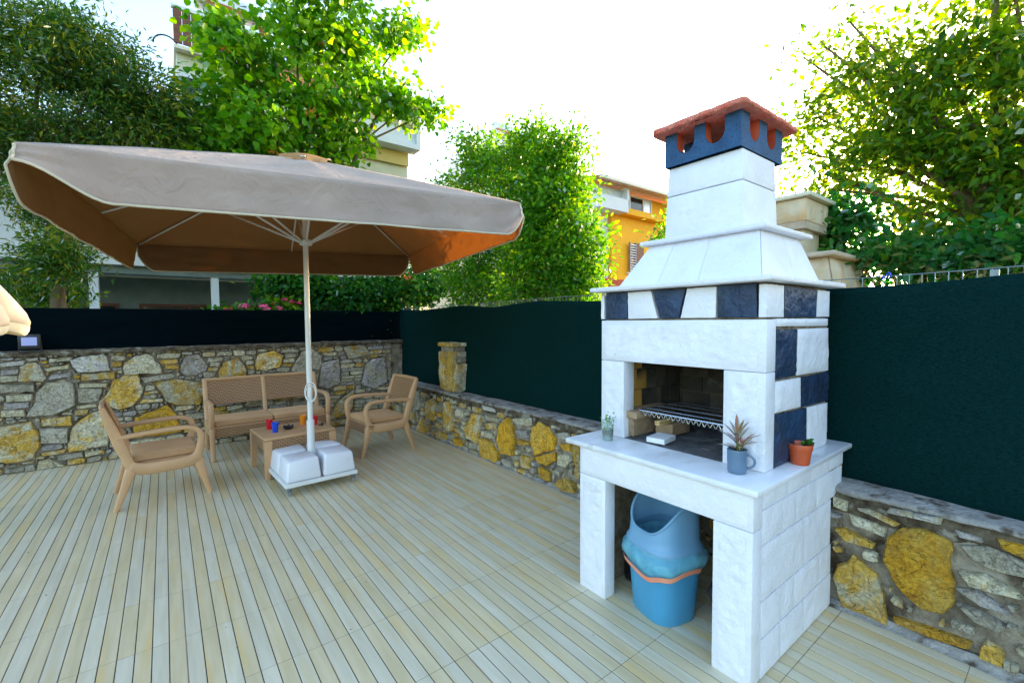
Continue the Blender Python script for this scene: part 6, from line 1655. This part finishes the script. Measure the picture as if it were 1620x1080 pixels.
# trumpet blossoms in the broad-leaved tree and the creeper
def blossom(root, c, n, r, mat, seed, L=0.05):
    rg = random.Random(seed); mb = MB()
    for _ in range(n):
        v = Vector((rg.gauss(0, 1), rg.gauss(0, 1), rg.gauss(0, 1))).normalized()
        p = Vector(c)+v*r*rg.random(); d = (v+Vector((0, 0, -0.3))).normalized()
        s = d.cross(Vector((0, 0, 1))); s = s.normalized() if s.length > .01 else Vector((1, 0, 0)); u = s.cross(d)
        rg1 = []
        for (t, w) in ((0, 0.004), (0.6, 0.009), (1.0, 0.024)):
            rg1.append([p+d*L*t+(s*math.cos(a)+u*math.sin(a))*w for a in [2*math.pi*k/6 for k in range(6)]])
        mb.grid([[rg1[i][k] for i in range(3)] for k in range(6)], close_u=True)
    return mb.own('blossom', M[mat], root)
bt = bpy.data.objects['broad_leaved_tree']
for i, (x, y, z) in enumerate(((2.28,9.15,5.55),(1.68,9.1,4.70),(1.98,9.1,4.55),(2.62,9.3,7.05),(0.95,9.1,6.25),(1.55,9.1,6.75),(3.30,9.2,4.62))):
    blossom(bt, (x, y, z), 9, 0.085, 'trumpet_orange', 60+i)
cv = bpy.data.objects['climbing_vine']
for i, (x, y, z) in enumerate(((3.10,7.32,2.56),(3.20,7.35,2.50),(3.42,7.45,2.42),(3.48,7.5,2.36))):
    blossom(cv, (x, y, z), 12, 0.07, 'trumpet_orange', 80+i)

# geraniums along the top of the back net
gr = empty('geranium_plant', (0.98, 7.62, 1.30), 'geraniums with pink and crimson flower heads above the back net', 'plant')
MB().cbox(0.45, 1.55, 7.52, 7.74, 1.30, 1.52, 0.01).build('trough', M['concrete'], gr)
leaf_cloud('leaves', M['leaf_vine'], [(0.50+0.09*i+0.03*math.sin(i*3), 7.60+0.08*math.sin(i*5), 1.70+0.09*math.sin(i*2.2)**2) for i in range(13)]+[(1.30+0.05*i, 7.58, 1.83+0.02*(i % 3)) for i in range(6)], 26, 0.07, 0.075, 0.075, gr, 9, broad=True, up=1.0, tint_mu=0.6)
def flower_head(c, r, mat, seed):
    rg = random.Random(seed); mb = MB()
    for _ in range(38):
        v = Vector((rg.gauss(0, 1), rg.gauss(0, 1), abs(rg.gauss(0, 1))*0.8-0.15)).normalized()
        p = Vector(c)+Vector((v.x*r, v.y*r, v.z*r*0.72)); s = v.cross(Vector((.3, .2, 1))).normalized(); u = s.cross(v); q = r*0.36
        mb.add([p+s*q, p+u*q+v*q*.3, p-s*q, p-u*q+v*q*.3, p+v*q*.25], [(0,1,4),(1,2,4),(2,3,4),(3,0,4)])
    o = mb.own('flower_head', M[mat], gr)
    MB().tube([Vector(c)-Vector((0, 0, 0.22)), Vector(c)], 0.004, 5).own('stalk', M['leaf_vine'], gr)
def GP(px_x, z, y=7.55): return (px_x, y, z)
for i, (x, z, r, m_) in enumerate(((0.92,1.835,0.062,'geranium_pink'),(1.17,1.845,0.055,'geranium_pink'),(1.22,1.795,0.055,'geranium_pink'),(1.37,1.805,0.058,'geranium_pink'),(0.72,1.79,0.05,'geranium_red'),(1.455,1.945,0.038,'geranium_red'),(1.555,1.915,0.040,'geranium_red'),(1.655,1.90,0.038,'geranium_red'),(1.30,1.89,0.022,'geranium_red'))):
    flower_head((x, 7.52, z), r, m_, 90+i)

# specks of dry leaf and grit blown onto the tiles
rg_ = random.Random(77); mb = MB()
for _ in range(70):
    x = rg_.uniform(-0.9, 2.85); y = rg_.uniform(1.2, 6.8)
    if x > 1.9 and 0.8 < y < 1.95: continue
    L = rg_.uniform(0.006, 0.018); w = L*rg_.uniform(0.3, 0.6); a = rg_.uniform(0, 6.28); c, s = math.cos(a), math.sin(a)
    q = [(-L/2, 0, 0.002), (0, w/2, 0.004), (L/2, 0, 0.002), (0, -w/2, 0.0025), (0, 0, 0.006)]
    mb.add([(x+u*c-v*s, y+u*s+v*c, z) for u, v, z in q], [(0,3,4),(3,2,4),(2,1,4),(1,0,4)])
o = mb.build('debris', M['bark'])
tag(o, 'specks of dry leaf and grit scattered on the terrace tiles', 'debris', kind='stuff')
